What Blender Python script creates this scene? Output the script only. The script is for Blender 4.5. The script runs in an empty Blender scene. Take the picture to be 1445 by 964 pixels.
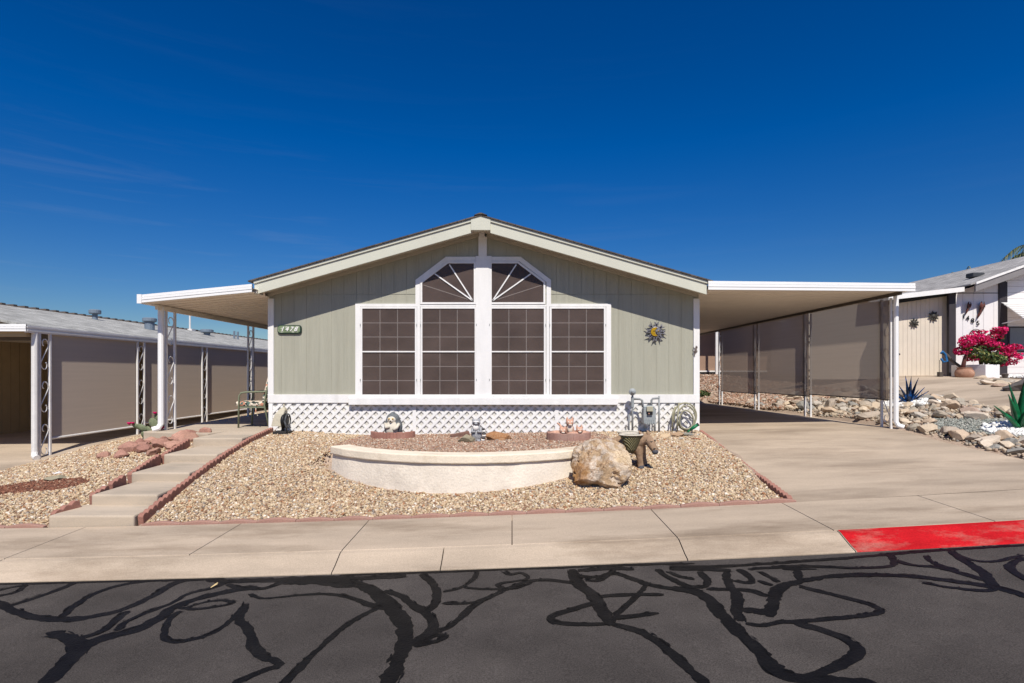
import bpy, bmesh, math, random
import numpy as np
from mathutils import Vector, Matrix, noise as mnoise
random.seed(7); np.random.seed(7)
sc = bpy.context.scene
col = sc.collection
F, CX, HY, ZC = 803.0, 722.5, 527.0, 1.575      # calibration of the photograph
YW = 10.1                                       # plane of the facade
def X_(px, Y=YW): return (px - CX) / F * Y
def Z_(py, Y=YW): return ZC - (py - HY) / F * Y
R = math.radians

# ------------------------------------------------------------------ camera, sun, sky
cam = bpy.data.cameras.new('camera'); co = bpy.data.objects.new('camera', cam); col.objects.link(co)
co.location = (0, 0, ZC); co.rotation_euler = (R(90), 0, 0)
cam.lens = F * 36 / 1445; cam.sensor_width = 36; cam.shift_y = (HY - 482) / 1445; cam.clip_end = 3000; cam.clip_start = .05
sc.camera = co
SUN = Vector((.145, -1, 1.31)).normalized()
sl = bpy.data.lights.new('sun', 'SUN'); so = bpy.data.objects.new('sun', sl); col.objects.link(so)
sl.energy = 5.0; sl.angle = R(.5); sl.color = (1, .945, .86)
so.rotation_euler = SUN.to_track_quat('Z', 'Y').to_euler(); so.location = (0, -5, 20)
w = bpy.data.worlds.new('World'); sc.world = w; w.use_nodes = True
nt = w.node_tree; nt.nodes.clear()
def N(nt, t, **kw):
    n = nt.nodes.new(t)
    for k, v in kw.items(): setattr(n, k, v)
    return n
sky = N(nt, 'ShaderNodeTexSky', sky_type='NISHITA'); sky.sun_disc = False
sky.sun_elevation = math.asin(SUN.z); sky.sun_rotation = math.atan2(SUN.x, SUN.y)
sky.air_density = 1.0; sky.dust_density = .25; sky.ozone_density = 5.0; sky.altitude = 400
hs = N(nt, 'ShaderNodeHueSaturation'); hs.inputs['Saturation'].default_value = 1.265; hs.inputs['Hue'].default_value = .508
gm = N(nt, 'ShaderNodeGamma'); gm.inputs[1].default_value = 1.25
nt.links.new(sky.outputs[0], gm.inputs[0]); nt.links.new(gm.outputs[0], hs.inputs['Color'])
# thin cirrus: streaks of noise along the sky direction
tc = N(nt, 'ShaderNodeTexCoord')
mp = N(nt, 'ShaderNodeMapping'); mp.inputs['Rotation'].default_value = (0, R(-14), 0); mp.inputs['Scale'].default_value = (1.3, 1.6, 20)
nt.links.new(tc.outputs['Generated'], mp.inputs[0])
no = N(nt, 'ShaderNodeTexNoise'); no.inputs['Scale'].default_value = 2.1; no.inputs['Detail'].default_value = 7; no.inputs['Roughness'].default_value = .6
no.inputs['Distortion'].default_value = .5
nt.links.new(mp.outputs[0], no.inputs[0])
cr = N(nt, 'ShaderNodeValToRGB'); cr.color_ramp.elements[0].position = .53; cr.color_ramp.elements[1].position = .8
nt.links.new(no.outputs[0], cr.inputs[0])
sx = N(nt, 'ShaderNodeSeparateXYZ'); nt.links.new(tc.outputs['Generated'], sx.inputs[0])
mr = N(nt, 'ShaderNodeMapRange'); mr.inputs[1].default_value = .02; mr.inputs[2].default_value = .36; mr.inputs[3].default_value = .24; mr.inputs[4].default_value = .012
nt.links.new(sx.outputs['Z'], mr.inputs[0])
mr2 = N(nt, 'ShaderNodeMapRange'); mr2.inputs[1].default_value = .35; mr2.inputs[2].default_value = -.5; mr2.inputs[3].default_value = .15; mr2.inputs[4].default_value = 1
nt.links.new(sx.outputs['X'], mr2.inputs[0])
mm = N(nt, 'ShaderNodeMath', operation='MULTIPLY'); nt.links.new(mr.outputs[0], mm.inputs[0]); nt.links.new(mr2.outputs[0], mm.inputs[1])
m3 = N(nt, 'ShaderNodeMath', operation='MULTIPLY'); nt.links.new(mm.outputs[0], m3.inputs[0]); nt.links.new(cr.outputs[0], m3.inputs[1])
mx = N(nt, 'ShaderNodeMix', data_type='RGBA'); mx.inputs[7].default_value = (5.5, 6.2, 7.2, 1)
hz = N(nt, 'ShaderNodeMapRange'); hz.inputs[1].default_value = .08; hz.inputs[2].default_value = .36; hz.inputs[3].default_value = .60; hz.inputs[4].default_value = .93   # polarised, deep desert sky
nt.links.new(sx.outputs['Z'], hz.inputs[0]); dk_ = N(nt, 'ShaderNodeVectorMath', operation='SCALE'); nt.links.new(hs.outputs[0], dk_.inputs[0]); nt.links.new(hz.outputs[0], dk_.inputs['Scale'])
nt.links.new(m3.outputs[0], mx.inputs[0]); nt.links.new(dk_.outputs[0], mx.inputs[6])
bg = N(nt, 'ShaderNodeBackground'); bg.inputs[1].default_value = .065
nt.links.new(mx.outputs[2], bg.inputs[0])
wo = N(nt, 'ShaderNodeOutputWorld'); nt.links.new(bg.outputs[0], wo.inputs[0])
vs = sc.view_settings; vs.view_transform = 'Standard'; vs.look = 'None'; vs.gamma = 1; vs.exposure = 0.09; vs.use_curve_mapping = False

# ------------------------------------------------------------------ materials
def lin(r, g, b):
    f = lambda c: (c/255/12.92) if c/255 <= .04045 else ((c/255+.055)/1.055)**2.4
    return (f(r), f(g), f(b))
def mat(name, c, rough=.75, var=.12, scale=3.0, fine=.1, fscale=60.0, bump=.0, bscale=120.0, stretch=(1, 1, 1), metal=0., spec=.3, c2=None, c2amt=.5, c2lo=.5, c2hi=.7, wear=None):
    """Principled with cloudy large variation, fine grain, an optional second colour in patches, and grain bump."""
    m = bpy.data.materials.new(name); m.use_nodes = True; t = m.node_tree; b = t.nodes['Principled BSDF']
    b.inputs['Roughness'].default_value = rough; b.inputs['Metallic'].default_value = metal; b.inputs['Specular IOR Level'].default_value = spec
    tcn = N(t, 'ShaderNodeTexCoord'); mpn = N(t, 'ShaderNodeMapping'); mpn.inputs['Scale'].default_value = stretch
    t.links.new(tcn.outputs['Object'], mpn.inputs[0])
    n1 = N(t, 'ShaderNodeTexNoise'); n1.inputs['Scale'].default_value = scale; n1.inputs['Detail'].default_value = 6; n1.inputs['Roughness'].default_value = .62
    n2 = N(t, 'ShaderNodeTexNoise'); n2.inputs['Scale'].default_value = fscale; n2.inputs['Detail'].default_value = 3
    t.links.new(mpn.outputs[0], n1.inputs[0]); t.links.new(tcn.outputs['Object'], n2.inputs[0])
    def rng(n, a):
        r = N(t, 'ShaderNodeMapRange'); r.inputs[1].default_value = .28; r.inputs[2].default_value = .72
        r.inputs[3].default_value = 1 - a; r.inputs[4].default_value = 1 + a; t.links.new(n.outputs[0], r.inputs[0]); return r
    r1, r2 = rng(n1, var), rng(n2, fine)
    mu = N(t, 'ShaderNodeMath', operation='MULTIPLY'); t.links.new(r1.outputs[0], mu.inputs[0]); t.links.new(r2.outputs[0], mu.inputs[1])
    src = None
    if c2 is not None:
        n3 = N(t, 'ShaderNodeTexNoise'); n3.inputs['Scale'].default_value = scale * .8; n3.inputs['Detail'].default_value = 8; n3.inputs['Roughness'].default_value = .65
        ofs = N(t, 'ShaderNodeMapping'); ofs.inputs['Location'].default_value = (3.1, 7.7, 1.3); ofs.inputs['Scale'].default_value = stretch
        t.links.new(tcn.outputs['Object'], ofs.inputs[0]); t.links.new(ofs.outputs[0], n3.inputs[0])
        rr = N(t, 'ShaderNodeMapRange'); rr.inputs[1].default_value = c2lo; rr.inputs[2].default_value = c2hi; rr.inputs[4].default_value = c2amt
        t.links.new(n3.outputs[0], rr.inputs[0])
        mxn = N(t, 'ShaderNodeMix', data_type='RGBA'); mxn.inputs[6].default_value = (*c, 1); mxn.inputs[7].default_value = (*c2, 1)
        t.links.new(rr.outputs[0], mxn.inputs[0]); src = mxn.outputs[2]
    vm = N(t, 'ShaderNodeVectorMath', operation='SCALE')
    if src is None: vm.inputs[0].default_value = c
    else: t.links.new(src, vm.inputs[0])
    t.links.new(mu.outputs[0], vm.inputs['Scale']); t.links.new(vm.outputs[0], b.inputs['Base Color'])
    if bump:
        n4 = N(t, 'ShaderNodeTexNoise'); n4.inputs['Scale'].default_value = bscale; n4.inputs['Detail'].default_value = 4
        mp4 = N(t, 'ShaderNodeMapping'); mp4.inputs['Scale'].default_value = stretch; t.links.new(tcn.outputs['Object'], mp4.inputs[0]); t.links.new(mp4.outputs[0], n4.inputs[0])
        bp = N(t, 'ShaderNodeBump'); bp.inputs['Strength'].default_value = bump; bp.inputs['Distance'].default_value = .01
        t.links.new(n4.outputs[0], bp.inputs['Height']); t.links.new(bp.outputs[0], b.inputs['Normal'])
    return m
def attr_mat(name, rough=.8, bump=.3, bscale=150, fine=.2):
    """base colour = the vertex colour 'tone' (one colour per pebble or petal) with fine grain"""
    m = mat(name, (1, 1, 1), rough, .1, 20, fine, 250, bump, bscale)
    t = m.node_tree; a = N(t, 'ShaderNodeAttribute', attribute_name='tone')
    vm = next(n for n in t.nodes if n.type == 'VECT_MATH'); t.links.new(a.outputs['Color'], vm.inputs[0]); return m
def rand_mat(name, cols, rough=.85, var=.25, scale=6, bump=.5, bscale=25, c2=None):
    """colour picked per object by Object Info > Random from a ramp of stone colours"""
    m = mat(name, (1, 1, 1), rough, var, scale, .15, 90, bump, bscale)
    t = m.node_tree; oi = N(t, 'ShaderNodeObjectInfo'); rp = N(t, 'ShaderNodeValToRGB'); rp.color_ramp.interpolation = 'CONSTANT'
    e = rp.color_ramp.elements
    while len(e) < len(cols): e.new(.5)
    for i, c in enumerate(cols): e[i].position = i / len(cols); e[i].color = (*c, 1)
    t.links.new(oi.outputs['Random'], rp.inputs[0])
    vm = next(n for n in t.nodes if n.type == 'VECT_MATH'); t.links.new(rp.outputs[0], vm.inputs[0])
    return m
def screen_mat(name, c, opaque, trans=.35, thread=None):
    """woven sun screen: partly see-through cloth that also passes light"""
    m = bpy.data.materials.new(name); m.use_nodes = True; t = m.node_tree; t.nodes.clear()
    tcn = N(t, 'ShaderNodeTexCoord'); n1 = N(t, 'ShaderNodeTexNoise'); n1.inputs['Scale'].default_value = 1.0; n1.inputs['Detail'].default_value = 4
    mpn = N(t, 'ShaderNodeMapping'); mpn.inputs['Scale'].default_value = (1, .5, 22) if thread else (1.6, 1.6, 2.6); t.links.new(tcn.outputs['Object'], mpn.inputs[0]); t.links.new(mpn.outputs[0], n1.inputs[0])
    r = N(t, 'ShaderNodeMapRange'); r.inputs[1].default_value = .3; r.inputs[2].default_value = .7; r.inputs[3].default_value = .97 if thread else .8; r.inputs[4].default_value = 1.03 if thread else 1.2; t.links.new(n1.outputs[0], r.inputs[0])
    vm = N(t, 'ShaderNodeVectorMath', operation='SCALE'); vm.inputs[0].default_value = c; t.links.new(r.outputs[0], vm.inputs['Scale'])
    d = N(t, 'ShaderNodeBsdfDiffuse'); tl = N(t, 'ShaderNodeBsdfTranslucent'); tp = N(t, 'ShaderNodeBsdfTransparent')
    t.links.new(vm.outputs[0], d.inputs[0]); t.links.new(vm.outputs[0], tl.inputs[0])
    dd = d.outputs[0]; tt = tl.outputs[0]
    if thread:                                   # the round threads of the weave: part of the cloth faces sideways
        nn = N(t, 'ShaderNodeCombineXYZ'); nn.inputs[0].default_value, nn.inputs[1].default_value = thread[0], thread[1]
        d2 = N(t, 'ShaderNodeBsdfDiffuse'); t.links.new(vm.outputs[0], d2.inputs[0]); t.links.new(nn.outputs[0], d2.inputs['Normal'])
        mm_ = N(t, 'ShaderNodeMixShader'); mm_.inputs[0].default_value = thread[2]; t.links.new(d.outputs[0], mm_.inputs[1]); t.links.new(d2.outputs[0], mm_.inputs[2]); dd = mm_.outputs[0]
        n2_ = N(t, 'ShaderNodeCombineXYZ'); n2_.inputs[0].default_value, n2_.inputs[1].default_value = -thread[0], -thread[1]
        t2 = N(t, 'ShaderNodeBsdfTranslucent'); t.links.new(vm.outputs[0], t2.inputs[0]); t.links.new(n2_.outputs[0], t2.inputs['Normal'])
        m2_ = N(t, 'ShaderNodeMixShader'); m2_.inputs[0].default_value = thread[2]; t.links.new(tl.outputs[0], m2_.inputs[1]); t.links.new(t2.outputs[0], m2_.inputs[2]); tt = m2_.outputs[0]
    a = N(t, 'ShaderNodeMixShader'); a.inputs[0].default_value = trans; t.links.new(dd, a.inputs[1]); t.links.new(tt, a.inputs[2])
    b = N(t, 'ShaderNodeMixShader'); b.inputs[0].default_value = opaque; t.links.new(tp.outputs[0], b.inputs[1]); t.links.new(a.outputs[0], b.inputs[2])
    o = N(t, 'ShaderNodeOutputMaterial'); t.links.new(b.outputs[0], o.inputs[0]); return m
def shingle_mat(name, c):
    m = mat(name, c, .95, .15, 1.5, .25, 40, .4, 160)
    t = m.node_tree; tcn = next(n for n in t.nodes if n.type == 'TEX_COORD')
    mpn = N(t, 'ShaderNodeMapping'); mpn.inputs['Rotation'].default_value = (0, 0, R(90)); t.links.new(tcn.outputs['Object'], mpn.inputs[0])
    bt = N(t, 'ShaderNodeTexBrick'); bt.inputs['Scale'].default_value = 1; bt.inputs['Mortar Size'].default_value = .006; bt.inputs['Brick Width'].default_value = .22; bt.inputs['Row Height'].default_value = .14
    bt.inputs['Color1'].default_value = (.72, .72, .72, 1); bt.inputs['Color2'].default_value = (1.2, 1.2, 1.2, 1); bt.inputs['Mortar'].default_value = (.5, .5, .5, 1); bt.inputs['Bias'].default_value = .1
    t.links.new(mpn.outputs[0], bt.inputs[0])
    vm = next(n for n in t.nodes if n.type == 'VECT_MATH'); mul = N(t, 'ShaderNodeVectorMath', operation='MULTIPLY'); mul.inputs[0].default_value = c
    t.links.new(bt.outputs[0], mul.inputs[1]); t.links.new(mul.outputs[0], vm.inputs[0]); return m

ASPHALT = mat('asphalt', (.065, .0565, .0515), .95, .25, 1.3, .40, 130, .7, 170, c2=(.098, .085, .076), c2amt=.7, c2lo=.45, c2hi=.7, spec=.12)
TAR = mat('tar', (.0065, .006, .006), .5, .35, 5, .4, 90, .25, 60, spec=.10, c2=(.016, .0145, .014), c2lo=.5, c2hi=.65)
CONC = mat('concrete', (.44, .352, .262), .95, .2, 1.0, .14, 110, .2, 160, stretch=(.55, 1.9, 1), c2=(.235, .175, .12), c2amt=.85, c2lo=.49, c2hi=.66)
CONCG = mat('driveway_concrete', (.44, .352, .262), .95, .2, .9, .14, 110, .2, 160, stretch=(.6, 1.9, 1), c2=(.25, .19, .135), c2amt=.7, c2lo=.48, c2hi=.68)
STEPC = mat('step_concrete', (.46, .38, .29), .95, .14, 1.5, .10, 120, .15, 160, stretch=(.5, 1.4, 2.5), c2=(.29, .25, .2), c2amt=.6, c2lo=.53, c2hi=.66)
REDP = mat('red_paint', (.44, .010, .014), .8, .22, 4.5, .2, 90, .2, 120, stretch=(.7, 1.8, 1), c2=(.38, .16, .125), c2amt=.8, c2lo=.47, c2hi=.68, spec=.08)
JOINT = mat('joint_dirt', (.12, .09, .07), .95)
EARTH = mat('desert_earth', (.36, .27, .2), .95, .2, .8, .3, 60, .4, 60)
SAGE = mat('sage_siding', (.368, .360, .288), .85, .08, 2.2, .06, 90, .5, 22, stretch=(5, 5, .35), c2=(.33, .315, .245), c2amt=.5, c2lo=.5, c2hi=.75)
WHITE = mat('white_trim', (.79, .775, .75), .6, .06, 2.5, .04, 90, .3, 40, stretch=(3, 3, .6), c2=(.62, .60, .56), c2amt=.5, c2lo=.56, c2hi=.75)
WHITED = mat('white_lattice', (.79, .775, .75), .6, .04, 2, .03, 90)
ALUM = mat('white_aluminium', (.82, .815, .80), .45, .03, 2, .02, 60)
ALUMU = mat('beige_aluminium_pan', (.80, .73, .63), .6, .05, 1.5, .03, 60)
CREAM = mat('cream_fascia', (.58, .575, .48), .75, .06, 1.5, .05, 80, .15, 40)
SOFF = mat('tan_soffit', (.45, .41, .33), .85, .06)
SKIRT = mat('skirt_panel', (.66, .63, .56), .85, .1, 3)
GREYB = mat('grey_base', (.4, .4, .39), .8, .1)
SHING = shingle_mat('brown_shingles', (.10, .085, .075))
SHINGG = shingle_mat('grey_shingles', (.36, .355, .33))
SHINGR = shingle_mat('grey_neighbour_shingles', (.34, .325, .31))
WSCREEN = screen_mat('window_screen', (.150, .110, .096), .62, .1)
SSCREEN = screen_mat('shade_cloth', (.38, .305, .245), .90, .6, (.6,-.8,.7))
LSCREEN = screen_mat('tan_shade_cloth', (.64, .525, .42), .97, .05, (.55,-.83,.78))
GLASS = mat('dark_glass', (.012, .012, .014), .08, 0, 1, 0, spec=.5)
MUNT = mat('white_muntin', (.8, .79, .77), .5, .03)
IRON = mat('white_iron', (.70, .68, .655), .5, .08, 6, .05)
DKIRON = mat('brown_metal', (.09, .075, .065), .5, .1)
BLACK = mat('black_paint', (.012, .012, .013), .5, .1)
PLAS = mat('cream_stucco', (.72, .64, .535), .9, .10, 2.5, .08, 70, .6, 35, c2=(.47, .41, .34), c2amt=.75, c2lo=.5, c2hi=.7)
CAPM = mat('cream_cap', (.78, .68, .535), .9, .09, 3.2, .08, 70, .5, 40, c2=(.52, .40, .27), c2amt=.7, c2lo=.53, c2hi=.72)
BRICK = mat('terracotta_edging', (.33, .16, .12), .9, .2, 6, .2, 120, .4, 120, c2=(.4, .24, .19), c2amt=.6, c2lo=.48, c2hi=.68)
BRICKF = mat('faded_edging', (.36, .205, .16), .9, .15, 5, .18, 120, .35, 120, c2=(.42, .3, .25), c2amt=.6, c2lo=.5, c2hi=.7)
PEB = attr_mat('pebbles')
PIPE = mat('grey_pipe', (.27, .28, .28), .55, .12, 12, .1)
METER = mat('grey_meter', (.30, .325, .33), .5, .1, 10, .08)

# ------------------------------------------------------------------ building blocks
def smooth_mesh(me):
    me.polygons.foreach_set('use_smooth', [True] * len(me.polygons))
class MB:
    def __init__(s): s.v = []; s.f = []
    def add(s, vs, fs):
        o = len(s.v); s.v += [tuple(p) for p in vs]; s.f += [tuple(i + o for i in q) for q in fs]; return s
    def box(s, x0, x1, y0, y1, z0, z1):
        return s.add([(x0,y0,z0),(x1,y0,z0),(x1,y1,z0),(x0,y1,z0),(x0,y0,z1),(x1,y0,z1),(x1,y1,z1),(x0,y1,z1)],
              [(3,2,1,0),(4,5,6,7),(0,1,5,4),(1,2,6,5),(2,3,7,6),(3,0,4,7)])
    def prism_y(s, poly, y0, y1):          # polygon in (x, z), extruded along y
        n = len(poly); ar = sum(poly[i][0]*poly[(i+1)%n][1]-poly[(i+1)%n][0]*poly[i][1] for i in range(n))
        if ar < 0: poly = poly[::-1]
        vs = [(p[0], y0, p[1]) for p in poly] + [(p[0], y1, p[1]) for p in poly]
        return s.add(vs, [tuple(range(n)), tuple(range(2*n-1, n-1, -1))] + [((i+1)%n, i, i+n, (i+1)%n+n) for i in range(n)])
    def prism_z(s, poly, z0, z1):          # polygon in (x, y); z may be functions of (x, y)
        n = len(poly); ar = sum(poly[i][0]*poly[(i+1)%n][1]-poly[(i+1)%n][0]*poly[i][1] for i in range(n))
        if ar < 0: poly = poly[::-1]
        g = lambda z, p: z(*p) if callable(z) else z
        vs = [(p[0], p[1], g(z0, p)) for p in poly] + [(p[0], p[1], g(z1, p)) for p in poly]
        return s.add(vs, [tuple(range(n-1, -1, -1)), tuple(range(n, 2*n))] + [(i, (i+1)%n, (i+1)%n+n, i+n) for i in range(n)])
    def tube(s, pts, r, n=8, flat=1.0):
        pts = [Vector(p) for p in pts]; rs = r if isinstance(r, (list, tuple)) else [r]*len(pts)
        vs = []; prev = None
        for i, p in enumerate(pts):
            t = (pts[min(i+1, len(pts)-1)] - pts[max(i-1, 0)]).normalized()
            if prev is None:
                a = Vector((0,0,1)) if abs(t.z) < .9 else Vector((1,0,0)); u = t.cross(a).normalized()
            else:
                u = (prev - t * prev.dot(t)); u = u.normalized() if u.length > 1e-6 else t.orthogonal().normalized()
            prev = u; v = t.cross(u)
            for k in range(n):
                a = 2*math.pi*k/n; vs.append(p + u*math.cos(a)*rs[i] + v*math.sin(a)*rs[i]*flat)
        fs = [(i*n+k, i*n+(k+1)%n, (i+1)*n+(k+1)%n, (i+1)*n+k) for i in range(len(pts)-1) for k in range(n)]
        fs += [tuple(range(n-1, -1, -1)), tuple((len(pts)-1)*n+k for k in range(n))]
        return s.add(vs, fs)
    def ell(s, c, r, seg=16, rings=10, rot=None):
        c = Vector(c); r = (r, r, r) if isinstance(r, (int, float)) else r; M = rot or Matrix.Identity(3); vs = []
        for i in range(rings+1):
            th = math.pi*i/rings
            for k in range(seg):
                ph = 2*math.pi*k/seg
                vs.append(c + M @ Vector((r[0]*math.sin(th)*math.cos(ph), r[1]*math.sin(th)*math.sin(ph), r[2]*math.cos(th))))
        fs = [(i*seg+k, (i+1)*seg+k, (i+1)*seg+(k+1)%seg, i*seg+(k+1)%seg) for i in range(rings) for k in range(seg)]
        return s.add(vs, fs)
    def lathe(s, prof, c, n=24, axis='z'):
        vs = []
        for r, z in prof:
            for k in range(n):
                a = 2*math.pi*k/n; p = (r*math.cos(a), r*math.sin(a), z)
                if axis == 'y': p = (p[0], p[2], p[1])
                vs.append((c[0]+p[0], c[1]+p[1], c[2]+p[2]))
        fs = [(i*n+k, i*n+(k+1)%n, (i+1)*n+(k+1)%n, (i+1)*n+k) for i in range(len(prof)-1) for k in range(n)]
        fs += [tuple(range(n-1,-1,-1)), tuple((len(prof)-1)*n+k for k in range(n))]
        if axis == 'y': fs = [f[::-1] for f in fs]
        return s.add(vs, fs)
    def build(s, name, m, parent=None, smooth=False, bevel=0., origin=None, remesh=0.):
        me = bpy.data.meshes.new(name)
        off = Vector((0,0,0)); p = parent
        while p is not None: off += p.location; p = p.parent
        if origin is not None: off = off + (Vector(origin) - off) if parent is None else off
        me.from_pydata([(x-off.x, y-off.y, z-off.z) for x, y, z in s.v], [], s.f); me.update()
        o = bpy.data.objects.new(name, me); col.objects.link(o)
        if parent is not None: o.parent = parent
        elif origin is not None: o.location = origin
        if m is not None: me.materials.append(m)
        if smooth: smooth_mesh(me)
        if bevel:
            b = o.modifiers.new('bevel', 'BEVEL'); b.width = bevel; b.segments = 2; b.limit_method = 'ANGLE'
        if remesh:
            r = o.modifiers.new('remesh', 'REMESH'); r.mode = 'VOXEL'; r.voxel_size = remesh; r.use_smooth_shade = True
            q = o.modifiers.new('smooth', 'SMOOTH'); q.iterations = 4
        return o
def tag(o, label=None, cat=None, group=None, kind=None):
    if label: o['label'] = label
    if cat: o['category'] = cat
    if group: o['group'] = group
    if kind: o['kind'] = kind
    return o
def thing(name, loc, label, cat, group=None):
    o = bpy.data.objects.new(name, None); col.objects.link(o); o.location = loc; o.empty_display_size = .2
    return tag(o, label, cat, group)
def copy_tree(o, parent=None):
    c = o.copy(); col.objects.link(c)
    if parent is not None: c.parent = parent
    for ch in [x for x in o.children]: copy_tree(ch, c)
    return c
def interp(x, xs, ys): return float(np.interp(x, xs, ys))
def ss(t): t = min(1, max(0, t)); return t*t*(3-2*t)

# ------------------------------------------------------------------ lie of the land
def S(x):                                   # the street climbs to the right
    c = max(-9, min(9, x)); z = .0383*c + .00225*c*c
    return z + (x-c)*(.0383+.0045*c)
class RBF:
    def __init__(s, pts):
        p = np.array(pts, float); s.p = p[:, :2]; n = len(p)
        A = np.zeros((n+3, n+3)); d = np.linalg.norm(s.p[:, None]-s.p[None], axis=2)
        A[:n, :n] = d; A[:n, n] = 1; A[:n, n+1:] = s.p; A[n, :n] = 1; A[n+1:, :n] = s.p.T
        s.w = np.linalg.solve(A, np.r_[p[:, 2], 0, 0, 0])
    def __call__(s, x, y):
        d = np.hypot(s.p[:, 0]-x, s.p[:, 1]-y); n = len(d)
        return float(d @ s.w[:n] + s.w[n] + s.w[n+1]*x + s.w[n+2]*y)
YB = 5.83                                   # back of the sidewalk
left_land = RBF([(-4.8,YB,S(-4.8)+.10),(-4.8,7,.18),(-4.8,8,.33),(-4.9,8.8,.44),(-4.9,10,.54),(-5.9,10,.5),(-6.1,13,.5),(-6.1,18,.5),(-6.0,9.0,.40),(-5.8,8.0,.26),
    (-6.0,YB,S(-6)+.10),(-7.6,YB,S(-7.6)+.10),(-6.2,7,.12),(-7.65,7.5,.04),(-7.65,8.5,.10),(-7.65,9.45,.15),(-7.65,12,.28),(-7.65,14.5,.31),(-7.65,20,.36),(-7.65,30,.36),(-4.5,30,.5),
    (-20,YB,S(-20)+.1),(-20,15,-.1),(-20,40,.2),(-60,YB,S(-20)-.2),(-60,60,.2),(-5,60,.6)])
right_land = RBF([(6.7,YB,.46),(6.7,7.4,.42),(6.7,8.78,.52),(6.7,10,.62),(6.7,12.7,.60),(6.7,15.3,.62),(6.7,19,.58),(7.2,9,.62),(8.0,9,.735),(8.6,9.3,.80),(8.37,12,.96),(7.5,11,.82),
    (7.4,13.5,.8),(7.3,16,.75),(9.4,12.6,1.05),(9.0,YB,S(9)+.13),(12,YB,S(12)+.13),(12,9.5,1.1),(11,13,1.27),(9.4,14.6,1.27),(8.6,16,1.2),(11.4,16.8,1.48),(14,16.5,1.47),(18,16.5,1.5),(12,20,1.5),(18,22,1.5),
    (7,23,1.05),(5,23,1.0),(5,27,1.46),(10,27,1.5),(16,30,1.5),(20,YB,S(20)+.13),(60,YB,1.9),(60,60,2.2),(5,60,1.6),(25,60,1.8)])
# curved seat wall: circle through three plan points
PA, PB, PC = Vector((-2.40,7.52)), Vector((-.62,6.66)), Vector((1.42,7.80))
def circle3(a, b, c):
    d = 2*(a.x*(b.y-c.y)+b.x*(c.y-a.y)+c.x*(a.y-b.y))
    ux = (a.length_squared*(b.y-c.y)+b.length_squared*(c.y-a.y)+c.length_squared*(a.y-b.y))/d
    uy = (a.length_squared*(c.x-b.x)+b.length_squared*(a.x-c.x)+c.length_squared*(b.x-a.x))/d
    o = Vector((ux, uy)); return o, (a-o).length
WC, WR = circle3(PA, PB, PC)
def arc_y(x): return WC.y - math.sqrt(max(.01, WR*WR-(x-WC.x)**2))
def house_z(x): return .506 + .0148*x
def mid_outer(x, y):
    t = interp(y, [YB, 6.6, 7.5, 10.1, 12], [0, .17, .62, 1, 1])
    return (S(x)+.115)*(1-t) + house_z(x)*t
def mid_land(x, y):
    z = mid_outer(x, y)
    if x < -2.4: k = ss((-2.4-x)/1.4); z = z*(1-k)+max(z, interp(y, [YB,6.3,7.05,7.87,8.78,10], [S(-4)+.12,.11,.25,.37,.475,.535]))*k
    if -2.9 < x < 1.9:
        xa = min(1.40, max(-2.38, x)); ya = arc_y(xa) + .12
        if y > ya:
            zi = .535 + (house_z(x)-.535)*min(1, (y-ya)/(10.1-ya))
            k = ss(1 - (max(0, x-1.40)+max(0, -2.38-x))/.5) * ss((y-ya)/.1)
            z = z*(1-k) + max(z, zi)*k
    return z
DY = [YB, 7.48, 8.7, 10, 11.5, 19.3]
def drive_xl(y): return interp(y, [YB, 10, 11], [2.90, 3.36, 3.36])
def drive_z(x, y):
    zl = interp(y, DY, [S(2.9)+.118, .336, .43, .517, .565, .56]); zr = interp(y, DY, [S(6.7)+.118, .44, .50, .615, .615, .57])
    t = (x-drive_xl(y))/(6.72-drive_xl(y)); return zl*(1-t)+zr*t
def walk_r(y): return interp(y, [5.84, 10.2], [-3.88, -4.30])
def land(x, y):
    if y < 5.7: return S(x) - .10
    if x < -4.78: z = left_land(x, y)
    elif x < walk_r(y): z = min(left_land(-4.8, y), mid_land(-3.8, y)) - .15
    elif x < drive_xl(y) + .02: z = mid_land(x, min(y, 12)) if y < 24 else mid_land(x, 12) + (y-24)*.03
    elif x < 6.70 and y < 19.5: z = drive_z(x, y) - .08
    elif y >= 19.5 and x < 6.7: z = right_land(6.7, y)
    else: z = right_land(x, y)
    return z
def hit(px, py, f=land, lo=2.0, hi=40.0):    # first point of the ground that the photograph's ray meets
    Y = lo
    while Y < hi:
        if Z_(py, Y) <= f(X_(px, Y), Y): break
        Y += .02
    x = X_(px, Y); return x, Y, f(x, Y)

# ------------------------------------------------------------------ setting
def _unused(): pass
def sheet(name, xs, ys, f, m):
    b = MB(); vs = [(x, y, f(x, y)) for y in ys for x in xs]; n = len(xs)
    b.add(vs, [(j*n+i, j*n+i+1, (j+1)*n+i+1, (j+1)*n+i) for j in range(len(ys)-1) for i in range(n-1)])
    return b.build(name, m, smooth=True)
gx = [-400,-150,-70,-40,-25,-15,-11]+list(np.arange(-9.6,10.6,.12))+[11,12,13,14,16,20,30,50,90,200,400]
gy = [-300,-100,-40,-15,-6,0,3,5,5.6]+list(np.arange(5.72,17,.12))+[17.5,18,19,19.6,20.5,22,24,26,28,31,36,45,60,90,150,400,1200]
def far_land(x, y):
    xx, yy = max(-60, min(60, x)), min(60, y); z = land(xx, yy)
    if x < -60 or x > 60 or y > 60: z -= .02*(math.hypot(x-xx, y-yy))**.5
    return z
tag(sheet('ground', gx, gy, far_land, EARTH), kind='structure')
rx = [-200,-80,-40,-20]+list(np.arange(-12,12.1,.5))+[20,40,80,200]
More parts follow.
